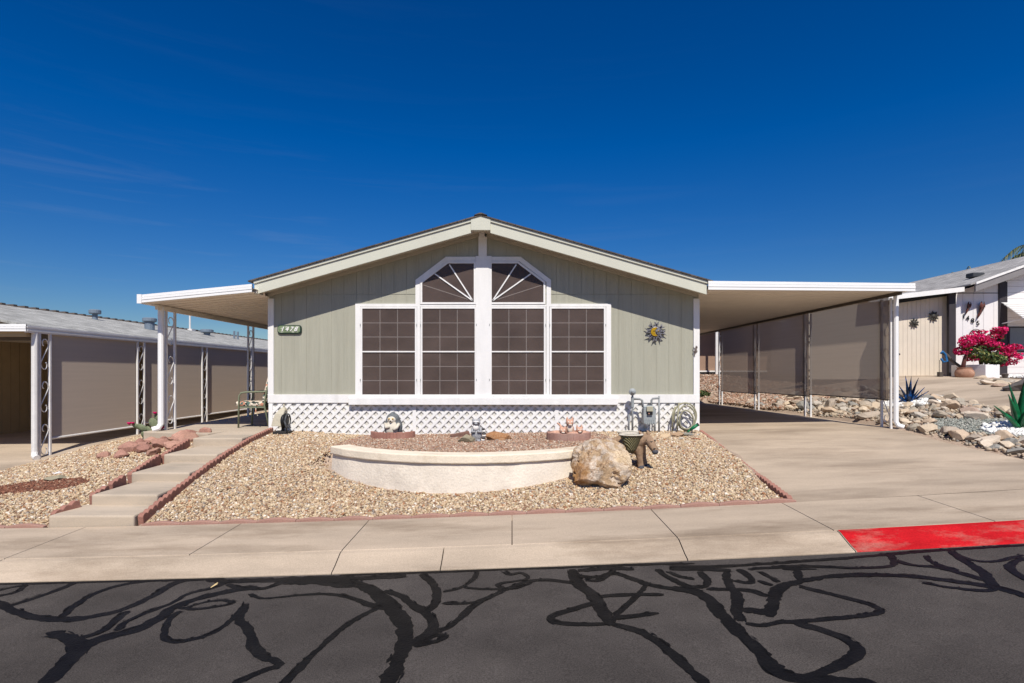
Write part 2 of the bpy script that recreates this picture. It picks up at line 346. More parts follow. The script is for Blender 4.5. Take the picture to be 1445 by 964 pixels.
road = tag(sheet('road', rx, [-14,-8,-4,-1,0,1,2,3,4,4.63], lambda x, y: S(x), ASPHALT), kind='structure')

# sidewalk with rolled kerb: slabs with open joints
JX = [-10.5,-9.1,-7.55,-5.95,-4.36,-2.77,-1.46,0,1.42,2.76,4.15,5.55,7.0,8.4,9.8,11.2,12.6,14,16,18]
KJ = [-10.5,-7.55,-4.36,-1.46,-.58,1.42,2.78,5.55,8.4,11.2,14,18]   # kerb joints
KERB0, KERB1 = 4.6, 4.88
sw = MB()
def slab_run(b, prof, joints, gap=.009, ext=(-60, 60)):
    js = [ext[0]] + joints + [ext[1]]
    for a, c in zip(js[:-1], js[1:]):
        a2, c2 = a+gap/2, c-gap/2; n = max(1, int((c2-a2)/.5))
        rows = []
        for i in range(n+1):
            x = a2+(c2-a2)*i/n; rows.append([(x, y, S(x)+z) for y, z in prof])
        m = len(prof); vs = [p for r in rows for p in r]
        fs = [(i*m+k, (i+1)*m+k, (i+1)*m+(k+1)%m, i*m+(k+1)%m) for i in range(n) for k in range(m)]
        fs += [tuple(range(m)), tuple(range(len(vs)-1, len(vs)-1-m, -1))]
        b.add(vs, fs)
slab_run(sw, [(4.885,-.1),(YB,-.1),(YB,.121),(YB-.008,.127),(4.893,.108),(4.885,.102)], JX)
slab_run(sw, [(KERB0,-.1),(4.879,-.1),(4.879,.101),(4.872,.106),(4.83,.098),(4.76,.068),(4.68,.035),(4.61,.014),(KERB0,.008)], KJ)
side = tag(sw.build('sidewalk', CONC), kind='structure')
jd = MB(); jd.add([(x, y, S(x)+z) for x in rx for y, z in ((4.86, .06), (YB-.02, .10))], [(2*i, 2*i+2, 2*i+3, 2*i+1) for i in range(len(rx)-1)])
jd.build('joint_filler', JOINT, side)
pk = MB(); xs = list(np.arange(2.79, 14.01, .3)); prof = [(4.876,.1085),(4.83,.1015),(4.76,.0715),(4.68,.0385),(4.613,.0175),(4.596,.006)]
pk.add([(x, y, S(x)+z) for x in xs for y, z in prof], [(i*6+k+1, (i+1)*6+k+1, (i+1)*6+k, i*6+k) for i in range(len(xs)-1) for k in range(5)])
pk.build('painted_kerb', REDP, side)

# driveway and its carport slab
dv = MB(); ys = [YB+.01+.25*i for i in range(54)] + [19.3]; ny = len(ys); nx = 11
vs = []
for y in ys:
    for i in range(nx):
        x = drive_xl(y)+(6.72-drive_xl(y))*i/(nx-1); vs.append((x, y, drive_z(x, y)))
dv.add(vs, [(j*nx+i, j*nx+i+1, (j+1)*nx+i+1, (j+1)*nx+i) for j in range(ny-1) for i in range(nx-1)])
o = len(vs); edge = [j*nx+nx-1 for j in range(ny)]
dv.add([(vs[e][0]+.003, vs[e][1], vs[e][2]-.12) for e in edge], [])
dv.f += [(edge[j], o+j, o+j+1, edge[j+1]) for j in range(ny-1)]
edge = [j*nx for j in range(ny)]; o2 = len(dv.v); dv.add([(vs[e][0]-.003, vs[e][1], vs[e][2]-.12) for e in edge], []); dv.f += [(edge[j+1], o2+j+1, o2+j, edge[j]) for j in range(ny-1)]
tag(dv.build('driveway', CONCG, smooth=False), kind='structure')

# steps and patio slab
wk = MB()
SX0 = [-4.76,-4.66,-4.72,-4.82,-4.93]; SY = [5.84,6.3,7.05,7.87,8.78]; SZ = [.115,.232,.345,.455,.575]
for i in range(5):
    y0, y1 = SY[i], (SY[i+1] if i < 4 else 9.9); z = SZ[i] - (S(-4.3)+.12 if False else 0)
    poly = [(SX0[i], y0), (walk_r(y0), y0), (walk_r(y1), y1+.03), (SX0[i], y1+.03)]
    wk.prism_z(poly, -.3, lambda x, y, z=z, y0=y0: z + (y-y0)*.006)
steps = tag(wk.build('steps', STEPC, bevel=.018), kind='structure')
pt = MB(); pt.prism_z([(-6.3,9.72),(-5.0,9.35),(-4.93,9.9),(-4.30,9.905),(-4.30,22),(-6.3,22)], .2, .582)
tag(pt.build('patio_slab', STEPC, bevel=.015), kind='structure')
# neighbours' drives
nd = MB(); ys = list(np.arange(YB, 34, 1.2)); vs = [(x, y, left_land(-7.65, y)+.012+(x+7.65)*.012) for y in ys for x in (-14,-11,-9,-7.65)]
nd.add(vs, [(j*4+i, j*4+i+1, (j+1)*4+i+1, (j+1)*4+i) for j in range(len(ys)-1) for i in range(3)])
tag(nd.build('neighbour_driveway', CONCG), kind='structure')
edge_px = [(1236,545),(1290,556),(1330,561),(1370,570),(1410,582),(1450,592),(1500,606)]
bank = [hit(px, py) for px, py in edge_px]
nr = MB(); rows = []
for x, y, z in bank[::-1]: rows.append((x, y))
sp = []
for (x0, y0), (x1, y1) in zip(rows[:-1], rows[1:]):
    for k in range(6): sp.append((x0+(x1-x0)*k/6, y0+(y1-y0)*k/6))
sp.append(rows[-1]); n2 = 14; vs = []
for i, (x, y) in enumerate(sp):
    t = i/(len(sp)-1); ex, ey = 13.5-t*1.5, 9+t*8.5
    for k in range(n2):
        q = k/(n2-1); xx, yy = x+(ex-x)*q, y+(ey-y)*q; vs.append((xx, yy, right_land(xx, yy)+.03))
nr.add(vs, [(i*n2+k, i*n2+k+1, (i+1)*n2+k+1, (i+1)*n2+k) for i in range(len(sp)-1) for k in range(n2-1)])
tag(nr.build('neighbour_driveway_slope', CONCG, smooth=True), kind='structure')

# tar crack seal: ribbons lying on the road
def cz(ox, pts, wd): return ([(ox + x/2.89, 700 + y/2.89) for x, y in pts], wd*.84)
A, B, C = 0, 480, 945
TARL = [cz(A,[(-60,430),(0,440),(60,472),(130,495),(270,508),(400,490),(520,460),(640,400),(700,360),(760,342),(860,334)],.085),
cz(A,[(250,497),(310,440),(390,395),(480,365),(600,345),(700,338)],.07), cz(A,[(-40,395),(0,385),(60,370),(105,366),(70,395),(0,408),(-40,415)],.05),
cz(A,[(20,455),(100,430),(155,412),(190,400),(270,370),(300,355)],.07), cz(A,[(175,775),(240,710),(290,660),(330,615),(420,580),(520,555),(600,530),(660,490),(720,450),(800,420),(900,395),(980,380),(1050,375)],.115),
cz(A,[(190,568),(215,560),(260,572),(310,592),(320,650)],.125), cz(A,[(300,585),(370,570),(430,545),(480,500),(520,470)],.07), cz(A,[(480,550),(500,520),(540,500),(640,460),(700,440),(760,400),(850,380),(900,365),(950,340)],.06),
cz(A,[(720,455),(800,465),(900,450),(970,435),(880,422),(760,455)],.05), cz(A,[(1010,440),(960,490),(900,545),(820,580),(700,600),(668,580),(675,530),(700,490),(740,470)],.06),
cz(A,[(1005,440),(960,505),(1010,530),(1030,610),(1060,655),(1150,680),(1130,698),(1050,718),(950,770)],.075), cz(A,[(850,336),(930,350),(1020,345),(1100,345),(1200,340),(1300,335),(1445,332)],.11),
cz(A,[(1160,352),(1300,347),(1445,368)],.15), cz(A,[(930,360),(960,375),(1060,382),(1110,370),(1160,345)],.06), cz(A,[(1020,400),(1060,422),(1150,412),(1250,402),(1350,400),(1445,417)],.05),
cz(A,[(1530,462),(1445,505),(1380,550),(1280,640),(1200,720),(1150,775)],.065), cz(A,[(-30,360),(0,358),(400,350),(720,338),(900,336)],.05),
cz(B,[(0,322),(150,315),(400,306),(700,298),(950,291),(1200,281),(1445,276)],.055), cz(B,[(-20,340),(60,352),(130,385),(180,425),(220,465),(260,520),(270,590),(250,650),(190,775)],.135),
cz(B,[(0,405),(60,420),(130,450),(200,462)],.065), cz(B,[(180,387),(260,410),(300,450),(340,470),(380,505),(380,545),(320,590),(290,612)],.085), cz(B,[(330,320),(370,345),(400,400),(385,450),(340,477)],.075),
cz(B,[(560,310),(540,350),(480,380),(420,392)],.05), cz(B,[(290,602),(370,565),(440,540),(500,490),(540,450),(580,425),(650,395),(700,370),(770,345),(860,342),(950,356)],.06),
cz(B,[(420,438),(500,441),(560,433)],.06), cz(B,[(300,612),(380,600),(440,572),(400,565),(330,592)],.06), cz(B,[(670,310),(690,325),(740,310),(780,340),(650,357),(640,370),(690,382),(760,366),(790,346)],.05),
cz(B,[(500,371),(560,381),(630,381),(690,383)],.05), cz(B,[(945,300),(960,340),(990,380),(1040,410),(1060,450),(1080,490),(1100,522)],.1), cz(B,[(1110,522),(1000,527),(880,520),(850,502),(880,482),(980,455),(1060,430)],.06),
cz(B,[(1100,520),(1200,546),(1270,576),(1340,630),(1400,690),(1450,730),(1500,775)],.08), cz(B,[(1050,412),(1120,406),(1230,402),(1320,404)],.06), cz(B,[(1080,502),(1160,496),(1230,487),(1300,479)],.065),
cz(B,[(1250,360),(1220,400),(1170,445),(1120,490)],.05), cz(B,[(960,322),(1050,337),(1110,312),(1180,335),(1260,365),(1340,377),(1445,387)],.075), cz(B,[(1000,347),(1060,347),(1090,322),(1120,302)],.06),
cz(B,[(1290,300),(1330,330),(1400,365),(1445,377)],.06), cz(B,[(1340,310),(1380,330),(1445,342)],.05), cz(B,[(970,305),(1100,297),(1200,300)],.09), cz(B,[(40,335),(160,335),(270,325)],.1),
cz(C,[(0,290),(200,290),(400,277),(700,257),(900,238),(1100,222),(1460,200)],.065), cz(C,[(0,377),(100,387),(160,420),(200,470),(250,520),(290,570),(350,610),(390,670),(440,722),(520,747),(700,757),(850,775)],.11),
cz(C,[(230,310),(240,360),(280,410),(270,460),(290,512)],.08), cz(C,[(120,310),(160,350),(140,377),(60,367),(0,332)],.06), cz(C,[(150,382),(280,382),(350,392),(400,412)],.06), cz(C,[(280,300),(330,330),(340,360),(260,347)],.06),
cz(C,[(370,310),(420,340),(450,352)],.05), cz(C,[(410,495),(420,420),(450,370),(540,345),(650,330),(800,322),(950,325),(1100,341),(1250,361),(1350,377),(1470,418)],.085), cz(C,[(300,472),(340,467),(400,482),(430,442)],.1),
cz(C,[(310,522),(380,532),(440,517),(560,512),(700,499),(820,487),(872,476),(840,452),(760,426),(650,400),(530,371)],.058), cz(C,[(510,521),(600,541),(700,576),(760,610),(772,640),(720,682),(620,722),(530,755)],.08),
cz(C,[(320,300),(450,291),(560,287),(650,291),(800,297),(930,287),(900,240)],.06), cz(C,[(900,260),(1000,286),(1100,292),(1180,316),(1300,347)],.07), cz(C,[(1040,245),(1080,281),(1180,306)],.06),
cz(C,[(1150,230),(1210,271),(1280,311),(1300,347),(1340,382)],.075), cz(C,[(1030,356),(1150,377),(1300,391),(1360,372)],.06), cz(C,[(1140,226),(1230,266),(1330,272),(1440,242)],.055), cz(C,[(1460,250),(1380,281),(1400,311),(1460,345)],.065),
cz(C,[(520,300),(530,342)],.07), cz(C,[(360,347),(420,367)],.05), cz(C,[(0,300),(120,298),(250,305)],.09), cz(C,[(460,300),(600,300)],.05)]
def on_road(px, py):
    x = 0.
    for _ in range(12): Y = F*(ZC-S(x))/(py-HY); x = X_(px, Y)
    return Vector((x, min(Y, 4.575)))
def chaikin(p, n=2):
    for _ in range(n):
        q = [p[0]]
        for a, b in zip(p[:-1], p[1:]): q += [a*.75+b*.25, a*.25+b*.75]
        p = q+[p[-1]]
    return p
tm = MB()
for li, (pts, wd) in enumerate(TARL):
    p = chaikin([on_road(*q) for q in pts]); fine = []
    for a, b in zip(p[:-1], p[1:]):
        n = max(1, int((b-a).length/.022)); fine += [a+(b-a)*k/n for k in range(n)]
    fine.append(p[-1]); h = .0022+li*.00005; vs = []; rows = len(fine)
    for i, q in enumerate(fine):
        t = (fine[min(i+1, rows-1)]-fine[max(i-1, 0)]); t = t.normalized() if t.length > 1e-6 else Vector((1, 0)); nn = Vector((-t.y, t.x))
        e = min(1., .45+.55*min(i, rows-1-i)/2.5) if wd < .13 else 1
        for sgn in (-1, 1):
            nz = mnoise.noise((q.x*3, q.y*3, li*2.3)) * .35 + mnoise.noise((q.x*9, q.y*9, li*3.1+sgn)) * .38 + mnoise.noise((q.x*40, q.y*40, li*1.7+sgn)) * .34
            d = q + nn*sgn*wd*.5*e*(1+nz); vs.append((d.x, min(d.y, 4.594), S(d.x)+h))
    tm.add(vs, [(2*i, 2*i+1, 2*i+3, 2*i+2) if True else () for i in range(rows-1)])
for li, (pts, wd) in enumerate(TARL):                 # ragged scraps dragged out by the squeegee
    p = chaikin([on_road(*q) for q in pts]); rr = random.Random(li)
    for a, b in zip(p[:-1], p[1:]):
        if (b-a).length < .01 or rr.random() < .5: continue
        d = (b-a).normalized(); nn = Vector((-d.y, d.x))
        for _ in range(1+int((b-a).length/.12)):
            c = a+(b-a)*rr.random()+nn*rr.choice((-1, 1))*wd*rr.uniform(.36, .53); L = rr.uniform(.012, .06); w_ = rr.uniform(.004, .012); e = (d+nn*rr.uniform(-.18, .18)).normalized(); m_ = Vector((-e.y, e.x))
            q4 = [c-e*L, c-m_*w_*rr.uniform(.3,1), c+e*L*rr.uniform(.5,1), c+m_*w_]
            if max(q.y for q in q4) < 4.585: tm.add([(q.x, q.y, S(q.x)+.0062+.00002*(len(tm.v) % 90)) for q in q4], [(0,1,2,3)])
tm.build('tar_crack_seal', TAR, road)
# ------------------------------------------------------------------ the house
house = thing('house', (-.5, YW, .5), 'sage green gabled house with white trim, lattice skirt and tall screened front windows', 'house')
XL, XR = -4.31, 3.31; RX = -.53                              # wall ends and ridge
YR = 9.65                                                    # rake plane
def roof_under(x): return 4.052 - abs(x-RX)*.2845        # underside of the roof at the wall
SEAM = Z_(415.5)
wb = MB(); zb = 1.10; pitch = .2216; x = XL; k = 0
while x < XR-.01:
    a, b = x+.0025, min(x+pitch-.0025, XR)
    wb.prism_y([(a,zb),(b,zb),(b,SEAM-.004),(a,SEAM-.004)], YW, YW+.02)
    ps = [(a,SEAM+.004),(b,SEAM+.004),(b,roof_under(b))] + ([(RX, roof_under(RX))] if a < RX < b else []) + [(a,roof_under(a))]
    if roof_under(a) > SEAM+.02 and roof_under(b) > SEAM+.02: wb.prism_y(ps, YW-.004, YW+.018)
    elif max(roof_under(a), roof_under(b)) > SEAM+.01: wb.prism_y([(p[0], max(p[1], SEAM+.006)) for p in ps], YW-.004, YW+.018)
    x += pitch
wb.prism_y([(XL,zb),(XR,zb),(XR,roof_under(XR)),(RX,roof_under(RX)),(XL,roof_under(XL))], YW+.005, YW+.2)
wb.box(XL, XL+.1, YW+.2, 24, .6, 2.9); wb.box(XR-.1, XR, YW+.2, 24, .6, 2.9); wb.box(XL+.1, XR-.1, 23.8, 24, .6, 2.9)
wb.build('wall', SAGE, house)
# rakes, ridge plate and soffit
def rake(b, sgn, t0, t1, y0, y1, xe, xr):                     # a board following the slope between offsets t0..t1 under the roof line
    zr = lambda x: 4.235 - abs(x-RX)*.2845
    a, c = RX+sgn*xr, RX+sgn*xe
    b.prism_y([(a, zr(a)-t0), (c, zr(c)-t0), (c, zr(c)-t1), (a, zr(a)-t1)], y0, y1)
f1 = MB()
for s in (-1, 1):
    f1b = MB(); rake(f1b, s, .05, .232, YR, YR+.04, 3.84, .163); rake(f1b, s, .0, .049, YR-.022, YR+.04, 3.845, .163)
    f1b.build('rake_board', CREAM, house, bevel=.004)
pl = MB(); zt = 4.235-.163*.2845
pl.prism_y([(RX-.165, zt-.19),(RX+.165, zt-.19),(RX+.165, zt+.004),(RX, 4.245),(RX-.165, zt+.004)], YR-.03, YR+.05); pl.build('peak_plate', CREAM, house, bevel=.004)
sf = MB()
for s in (-1, 1):
    rake(sf, s, .14, .165, YR+.041, YW+.02, 3.83, .0)
    rake(sf, s, .167, .225, YW-.05, YW-.006, 3.80, .05)
sf.build('soffit', SOFF, house)
rf = MB()
for s in (-1, 1):
    zr = lambda x: 4.239 - abs(x-RX)*.2845
    a, c = RX, RX+s*3.93
    rf.prism_y([(a, zr(a)+.022), (c, zr(c)+.022), (c, zr(c)), (a, zr(a))], YR-.045, 24.4)
rfo = rf.build('roof', SHING, house)
rc = MB(); rc.prism_y([(RX-.11, 4.248),(RX-.02, 4.285),(RX+.02, 4.285),(RX+.11, 4.248),(RX,4.262)], YR-.06, 24.4); rc.build('ridge_cap', SHING, rfo)
# white trim
tr = MB()
tr.box(XL-.012, XL+.09, YW-.03, YW+.1, 1.13, 2.90); tr.build('corner_post', WHITE, house, bevel=.004)
tr = MB(); tr.box(XR-.095, XR+.012, YW-.03, YW+.1, 1.13, 2.90); tr.build('corner_post', WHITE, house, bevel=.004)
bd = MB(); bd.box(XL-.012, XR+.012, YW-.034, YW+.004, Z_(568.5), Z_(556.8)); bd.build('trim_band', WHITE, house, bevel=.004)
bd = MB(); bd.box(X_(494), X_(871), YW-.105, YW-.036, Z_(571.0), Z_(561)); bd.build('sill_ledge', WHITE, house, bevel=.006)
ct = MB(); ct.box(X_(675.3), X_(687.2), YW-.05, YW+.0, Z_(362), Z_(322)); ct.box(X_(671.5), X_(694), YW-.05, YW, Z_(561), Z_(362)); ct.build('centre_board', WHITE, house, bevel=.004)
# windows: frame > pane, screen, muntins
def window(x0, x1, y0, y1):
    a, b, t, u = X_(x0), X_(x1), Z_(y0), Z_(y1); y = YW-.04
    f = MB(); wd = .035
    f.box(a-wd, a, y, YW, u-wd, t+wd); f.box(b, b+wd, y, YW, u-wd, t+wd); f.box(a, b, y, YW, t, t+wd); f.box(a, b, y, YW, u-wd, u)
    m = Z_((y0+y1)/2); f.box(a, b, y-.004, YW, m-.012, m+.012)
    fo = f.build('window', WHITE, house, bevel=.003)
    g = MB(); g.box(a, b, YW-.009, YW-.006, u, t); g.build('pane', GLASS, fo)
    mu = MB()
    for lo, hi in ((u, m-.012), (m+.012, t)):
        for i in (1, 2):
            xx = a+(b-a)*i/3; mu.box(xx-.006, xx+.006, YW-.024, YW-.018, lo, hi); zz = lo+(hi-lo)*i/3; mu.box(a, b, YW-.017, YW-.011, zz-.006, zz+.006)
    mu.build('muntin_grid', MUNT, fo)
    s = MB()
    for lo, hi in ((u, m-.013), (m+.013, t)): s.add([(a, y+.012, lo), (b, y+.012, lo), (b, y+.012, hi), (a, y+.012, hi)], [(0,1,2,3)])
    s.build('sun_screen', WSCREEN, fo)
    for zz in (u+.27, t-.28):
        for xx in (a-wd*.6-.012, b+wd*.6+.012): cl = MB(); cl.box(xx-.006, xx+.006, y-.012, y-.001, zz-.03, zz+.012); cl.build('screen_clip', PIPE, fo)
for x0, x1 in ((512, 586), (596.5, 670), (693.5, 767.3), (778.2, 851.7)): window(x0, x1, 436, 557)
def transom(pts, hub, rays):
    P = [(X_(x), Z_(y)) for x, y in pts]; cx = sum(p[0] for p in P)/len(P); cz_ = sum(p[1] for p in P)/len(P); y = YW-.04
    f = MB(); n = len(P)
    def off(d):                                              # inset/outset polygon by parallel offset
        ar = sum(P[i][0]*P[(i+1)%n][1]-P[(i+1)%n][0]*P[i][1] for i in range(n)); sg = 1 if ar > 0 else -1; out = []
        for i in range(n):
            p0, p1, p2 = Vector(P[i-1]), Vector(P[i]), Vector(P[(i+1)%n]); e1 = (p1-p0).normalized(); e2 = (p2-p1).normalized()
            n1 = Vector((e1.y, -e1.x))*sg; n2 = Vector((e2.y, -e2.x))*sg; bis = (n1+n2)/(1+n1.dot(n2)); out.append(p1+bis*d)
        return out
    O = off(.034)
    for i in range(n): f.prism_y([tuple(P[i]), tuple(P[(i+1)%n]), tuple(O[(i+1)%n]), tuple(O[i])], y, YW)
    fo = f.build('transom_window', WHITE, house)
    g = MB(); g.prism_y(P, YW-.01, YW-.006); g.build('pane', GLASS, fo)
    h = (X_(hub[0]), Z_(hub[1])); mu = MB()
    for (rx_, ry_, w_) in rays:
        e = (X_(rx_), Z_(ry_)); d = (Vector(e)-Vector(h)).normalized(); nn = Vector((-d.y, d.x))*w_*.5; yy = y-.002 if w_ > .015 else y+.016
        mu.prism_y([tuple(Vector(h)+nn), tuple(Vector(e)+nn), tuple(Vector(e)-nn), tuple(Vector(h)-nn)], yy, yy+.010)
    mu.build('fan_muntin', MUNT, fo)
    s = MB(); s.add([(p[0], y+.012, p[1]) for p in P], [tuple(range(n))]); s.build('sun_screen', WSCREEN, fo)
transom([(596.3,427),(668.8,427),(668.8,372.3),(632.5,372.3),(596.3,399.5)], (667.5,425), [(634.5,374,.022),(614,387,.022),(598,402.5,.012)])
transom([(693.8,427),(766.8,427),(766.8,399.5),(730.5,372.3),(693.8,372.3)], (695,425), [(728.5,374,.022),(749,387,.022),(765,402.5,.012)])
# casing boards round the windows
cs = MB(); y0, y1 = YW-.03, YW+.0
def board(poly): cs.prism_y([(X_(x), Z_(y)) for x, y in poly], y0, y1)
for m in (0, 1):
    g = (lambda x: x) if m == 0 else (lambda x: 1364.0-x)
    board([(g(502),429),(g(509),429),(g(509),557),(g(502),557)])                       # outer jamb
    board([(g(509),429),(g(586.6),429),(g(586.6),432.8),(g(509),432.8)])               # head of outer window
    board([(g(589.0),432.8),(g(593.2),432.8),(g(593.2),557),(g(589.0),557)])           # mullion
    board([(g(586.6),395.5),(g(593.0),398.5),(g(593.0),432.8),(g(586.6),432.8)])
    board([(g(586.6),395.5),(g(629.5),362.8),(g(631.5),369.2),(g(593.0),398.5)])
    board([(g(629.5),362.8),(g(671.3),362.8),(g(671.3),369.2),(g(631.5),369.2)])
    board([(g(593.2),430.2),(g(671.3),430.2),(g(671.3),432.8),(g(593.2),432.8)])
cs.build('window_casing', WHITE, house)
# lattice skirt: two layers of slats before a panel
LZ0, LZ1, LX0, LX1 = .45, Z_(568.8), XL+.02, XR-.02
lat = thing('lattice', (0, 0, 0), None, None); lat.parent = house; lat.location = (.5, -YW, -.5)
def clip(poly, x0, x1, z0, z1):
    for ax, lim, sg in ((0, x0, 1), (0, x1, -1), (1, z0, 1), (1, z1, -1)):
        out = []
        for i in range(len(poly)):
            p, q = poly[i-1], poly[i]; a, b = sg*(p[ax]-lim), sg*(q[ax]-lim)
            if (a >= 0) != (b >= 0): t = a/(a-b); out.append((p[0]+(q[0]-p[0])*t, p[1]+(q[1]-p[1])*t))
            if b >= 0: out.append(q)
        poly = out
        if len(poly) < 3: return None
    return poly
per = .1617; hw = .0245*math.sqrt(2)
for d, ya in ((1, YW-.012), (-1, YW-.005)):
    b = MB(); x = LX0-1.2
    while x < LX1+1.2:
        H = LZ1-LZ0; p = [(x-hw, LZ0), (x+hw, LZ0), (x+hw+d*H, LZ1), (x-hw+d*H, LZ1)]
        c = clip(p, LX0, LX1, LZ0, LZ1)
        if c: b.prism_y(c, ya-.006, ya)
        x += per
    o = b.build('lattice_slats', WHITED, None); o.parent = lat
for xa, xb in ((X_(582.4), X_(587.6)), (X_(782.9), X_(788.1)), (LX0-.02, LX0+.05), (LX1-.05, LX1+.03)):
    bt = MB(); bt.box(xa, xb, YW-.026, YW-.0185, LZ0-.03, LZ1); o = bt.build('batten', WHITED, None); o.parent = lat
b = MB(); b.box(LX0, LX1, YW+.006, YW+.05, .38, LZ1+.1); b.build('skirt_panel', SKIRT, house)
b = MB(); b.box(LX0, LX1, YW-.02, YW+.02, .36, LZ0+.035); b.build('base_rail', GREYB, house)

# ------------------------------------------------------------------ ornamental posts
def scroll_pts(u0, u1, v0, v1, n=1):
    """an S scroll in the unit box mapped to (u, v)"""
    P = []
    for i in range(11):
        a = R(215 - i*22.5); r = .12+.33*min(1, i/5); P.append((.5+.95*r*math.cos(a), .80+r*.42*math.sin(a)))
    Q = []
    for i in range(11):
        a = R(35 - i*22.5); r = .12+.33*min(1, i/5); Q.append((.5+.95*r*math.cos(a), .20+r*.42*math.sin(a)))
    pts = P + Q[::-1]
    return [(u0+(u1-u0)*u, v0+(v1-v0)*v) for u, v in pts]
def iron_post(parent, x, ya, yb, z0, z1, m, r=.019, n=3, m2=None, zf=None):
    b = MB()
    for y in (ya, yb): b.box(x-r, x+r, y-r, y+r, (zf(x, y) if zf else z0)-.02, z1)
    p = b.build('post', m, parent, bevel=.004)
    s = MB(); H = (z1-z0)/n
    for k in range(n):
        v0 = z0+.10+k*H; v1 = v0+H*.72
        s.tube([(x, u, v) for u, v in scroll_pts(ya+r, yb-r, v0, v1)], .0085, 6)
    s.build('scroll', m2 or m, p, smooth=True)
    return p
def downspout(parent, x, y, z0, z1, kick, m=ALUM, w=.037):
    b = MB(); b.tube([(x, y, z1), (x, y, z0+.12), (x+kick*.25, y-abs(kick)*.35, z0+.05), (x+kick, y-abs(kick)*.8, z0+.025)], w, 10); o = b.build('downspout', m, parent, smooth=False); return o
def ribbed_fascia(b, x0, z0t, z0b, x1, z1t, z1b, y, d=.03):     # extruded aluminium: three ribs
    for i in range(3):
        t0, t1 = i/3+.02, (i+1)/3-.02
        q = lambda zt, zb, t: zt+(zb-zt)*t
        b.prism_y([(x0, q(z0t,z0b,t0)),(x1, q(z1t,z1b,t0)),(x1, q(z1t,z1b,t1)),(x0, q(z0t,z0b,t1))], y-d-(.006 if i == 1 else 0), y)
    b.prism_y([(x0, z0t),(x1, z1t),(x1, z1b),(x0, z0b)], y-d+.008, y+.004)
def pans(b, xa, za, xb, zb, y0, y1, per=.21, dep=.05):           # ribbed roof pans running from the house outwards
    y = y0; vs = []; prof = []
    while y < y1:
        prof += [(y, 0), (y+per*.60, 0), (y+per*.66, dep), (y+per*.94, dep)]; y += per
    prof.append((y1, 0)); n = len(prof)
    for x, z in ((xa, za), (xb, zb)):
        vs += [(x, yy, z+d) for yy, d in prof]
    b.add(vs, [(i, i+1, n+i+1, n+i) for i in range(n-1)])
    b.add([(xa, y0, za+dep+.012), (xb, y0, zb+dep+.012), (xb, y1, zb+dep+.012), (xa, y1, za+dep+.012)], [(0,1,2,3)])
YC = 9.45
# ------------------------------------------------------------------ carport on the right
YCR = 9.62
cp = thing('carport', (6.645, 9.98, .61), 'white flat roofed carport over the driveway with brown shade screens', 'carport')
b = MB(); ribbed_fascia(b, X_(998.7, YCR), Z_(396.8, YCR), Z_(409.3, YCR), X_(1290, YCR), Z_(400, YCR), Z_(411.5, YCR), YCR); b.build('front_fascia', ALUM, cp)
zin, zout = Z_(408, YCR), Z_(410, YCR)
b = MB(); pans(b, 3.322, zin, 6.66, zout, YCR+.006, 20.6); b.build('roof_panel', ALUMU, cp)
b = MB(); b.box(6.655, 6.70, YCR+.005, 20.6, zout-.02, zout+.11); b.build('gutter', ALUM, cp)
b = MB(); b.box(6.618, 6.65, YCR+.08, 20.6, zout-.06, zout-.003); b.build('edge_beam', DKIRON, cp)
PY = [9.98, 12.66, 15.33, 18.0, 20.5]
for y in PY: iron_post(cp, 6.645, y, y+.25, .60, zout-.08, IRON, n=3, zf=lambda x, y: drive_z(6.70, min(y, 19)))
downspout(cp, 6.70, 9.93, .615, zout-.02, .09, w=.042)
for i in range(3):
    y0, y1 = PY[i]+.005, PY[i+1]-.005; zb = 1.11-i*.045
    s = MB(); s.add([(6.612, y0, zb), (6.612, y1, zb), (6.612, y1, zout-.05), (6.612, y0, zout-.05)], [(0,1,2,3)]); so_ = s.build('shade_screen', SSCREEN, cp)
    q = MB(); q.tube([(6.612, y0, zb), (6.612, y1, zb)], .012, 6); q.build('bottom_rail', DKIRON, so_)
# ------------------------------------------------------------------ patio cover on the left
pc = thing('patio_cover', (-6.05, 9.9, .58), 'white sloping patio cover on scroll posts beside the house, over the steps', 'patio cover')
b = MB(); ribbed_fascia(b, X_(197, YC), Z_(416.5, YC), Z_(428, YC), X_(356.5, YC), Z_(401, YC), Z_(412.5, YC), YC); b.build('front_fascia', ALUM, pc)
b = MB(); b.box(X_(195.5, YC), X_(202, YC), YC-.045, YC-.032, Z_(428.6, YC), Z_(415.8, YC)); b.build('fascia_cap', ALUM, pc)
za, zb_ = Z_(412, YC), Z_(428, YC)
b = MB(); pans(b, X_(356.5, YC), za, -6.10, zb_+.01, YC+.006, 20.0, per=.24); b.build('roof_panel', ALUMU, pc)
b = MB(); b.box(-6.19, -6.10, YC+.005, 20.0, zb_-.005, zb_+.10); b.build('gutter', ALUM, pc)
b = MB(); b.box(-6.085, -6.03, YC+.25, 20.0, zb_-.075, zb_-.0); b.build('edge_beam', ALUMU, pc)
for y in (9.9, 13.0, 16.1): iron_post(pc, -6.055, y+.06, y+.32, .582, zb_-.07, IRON, n=3)
downspout(pc, -6.07, 9.84, .582, zb_-.02, -.10, w=.05)
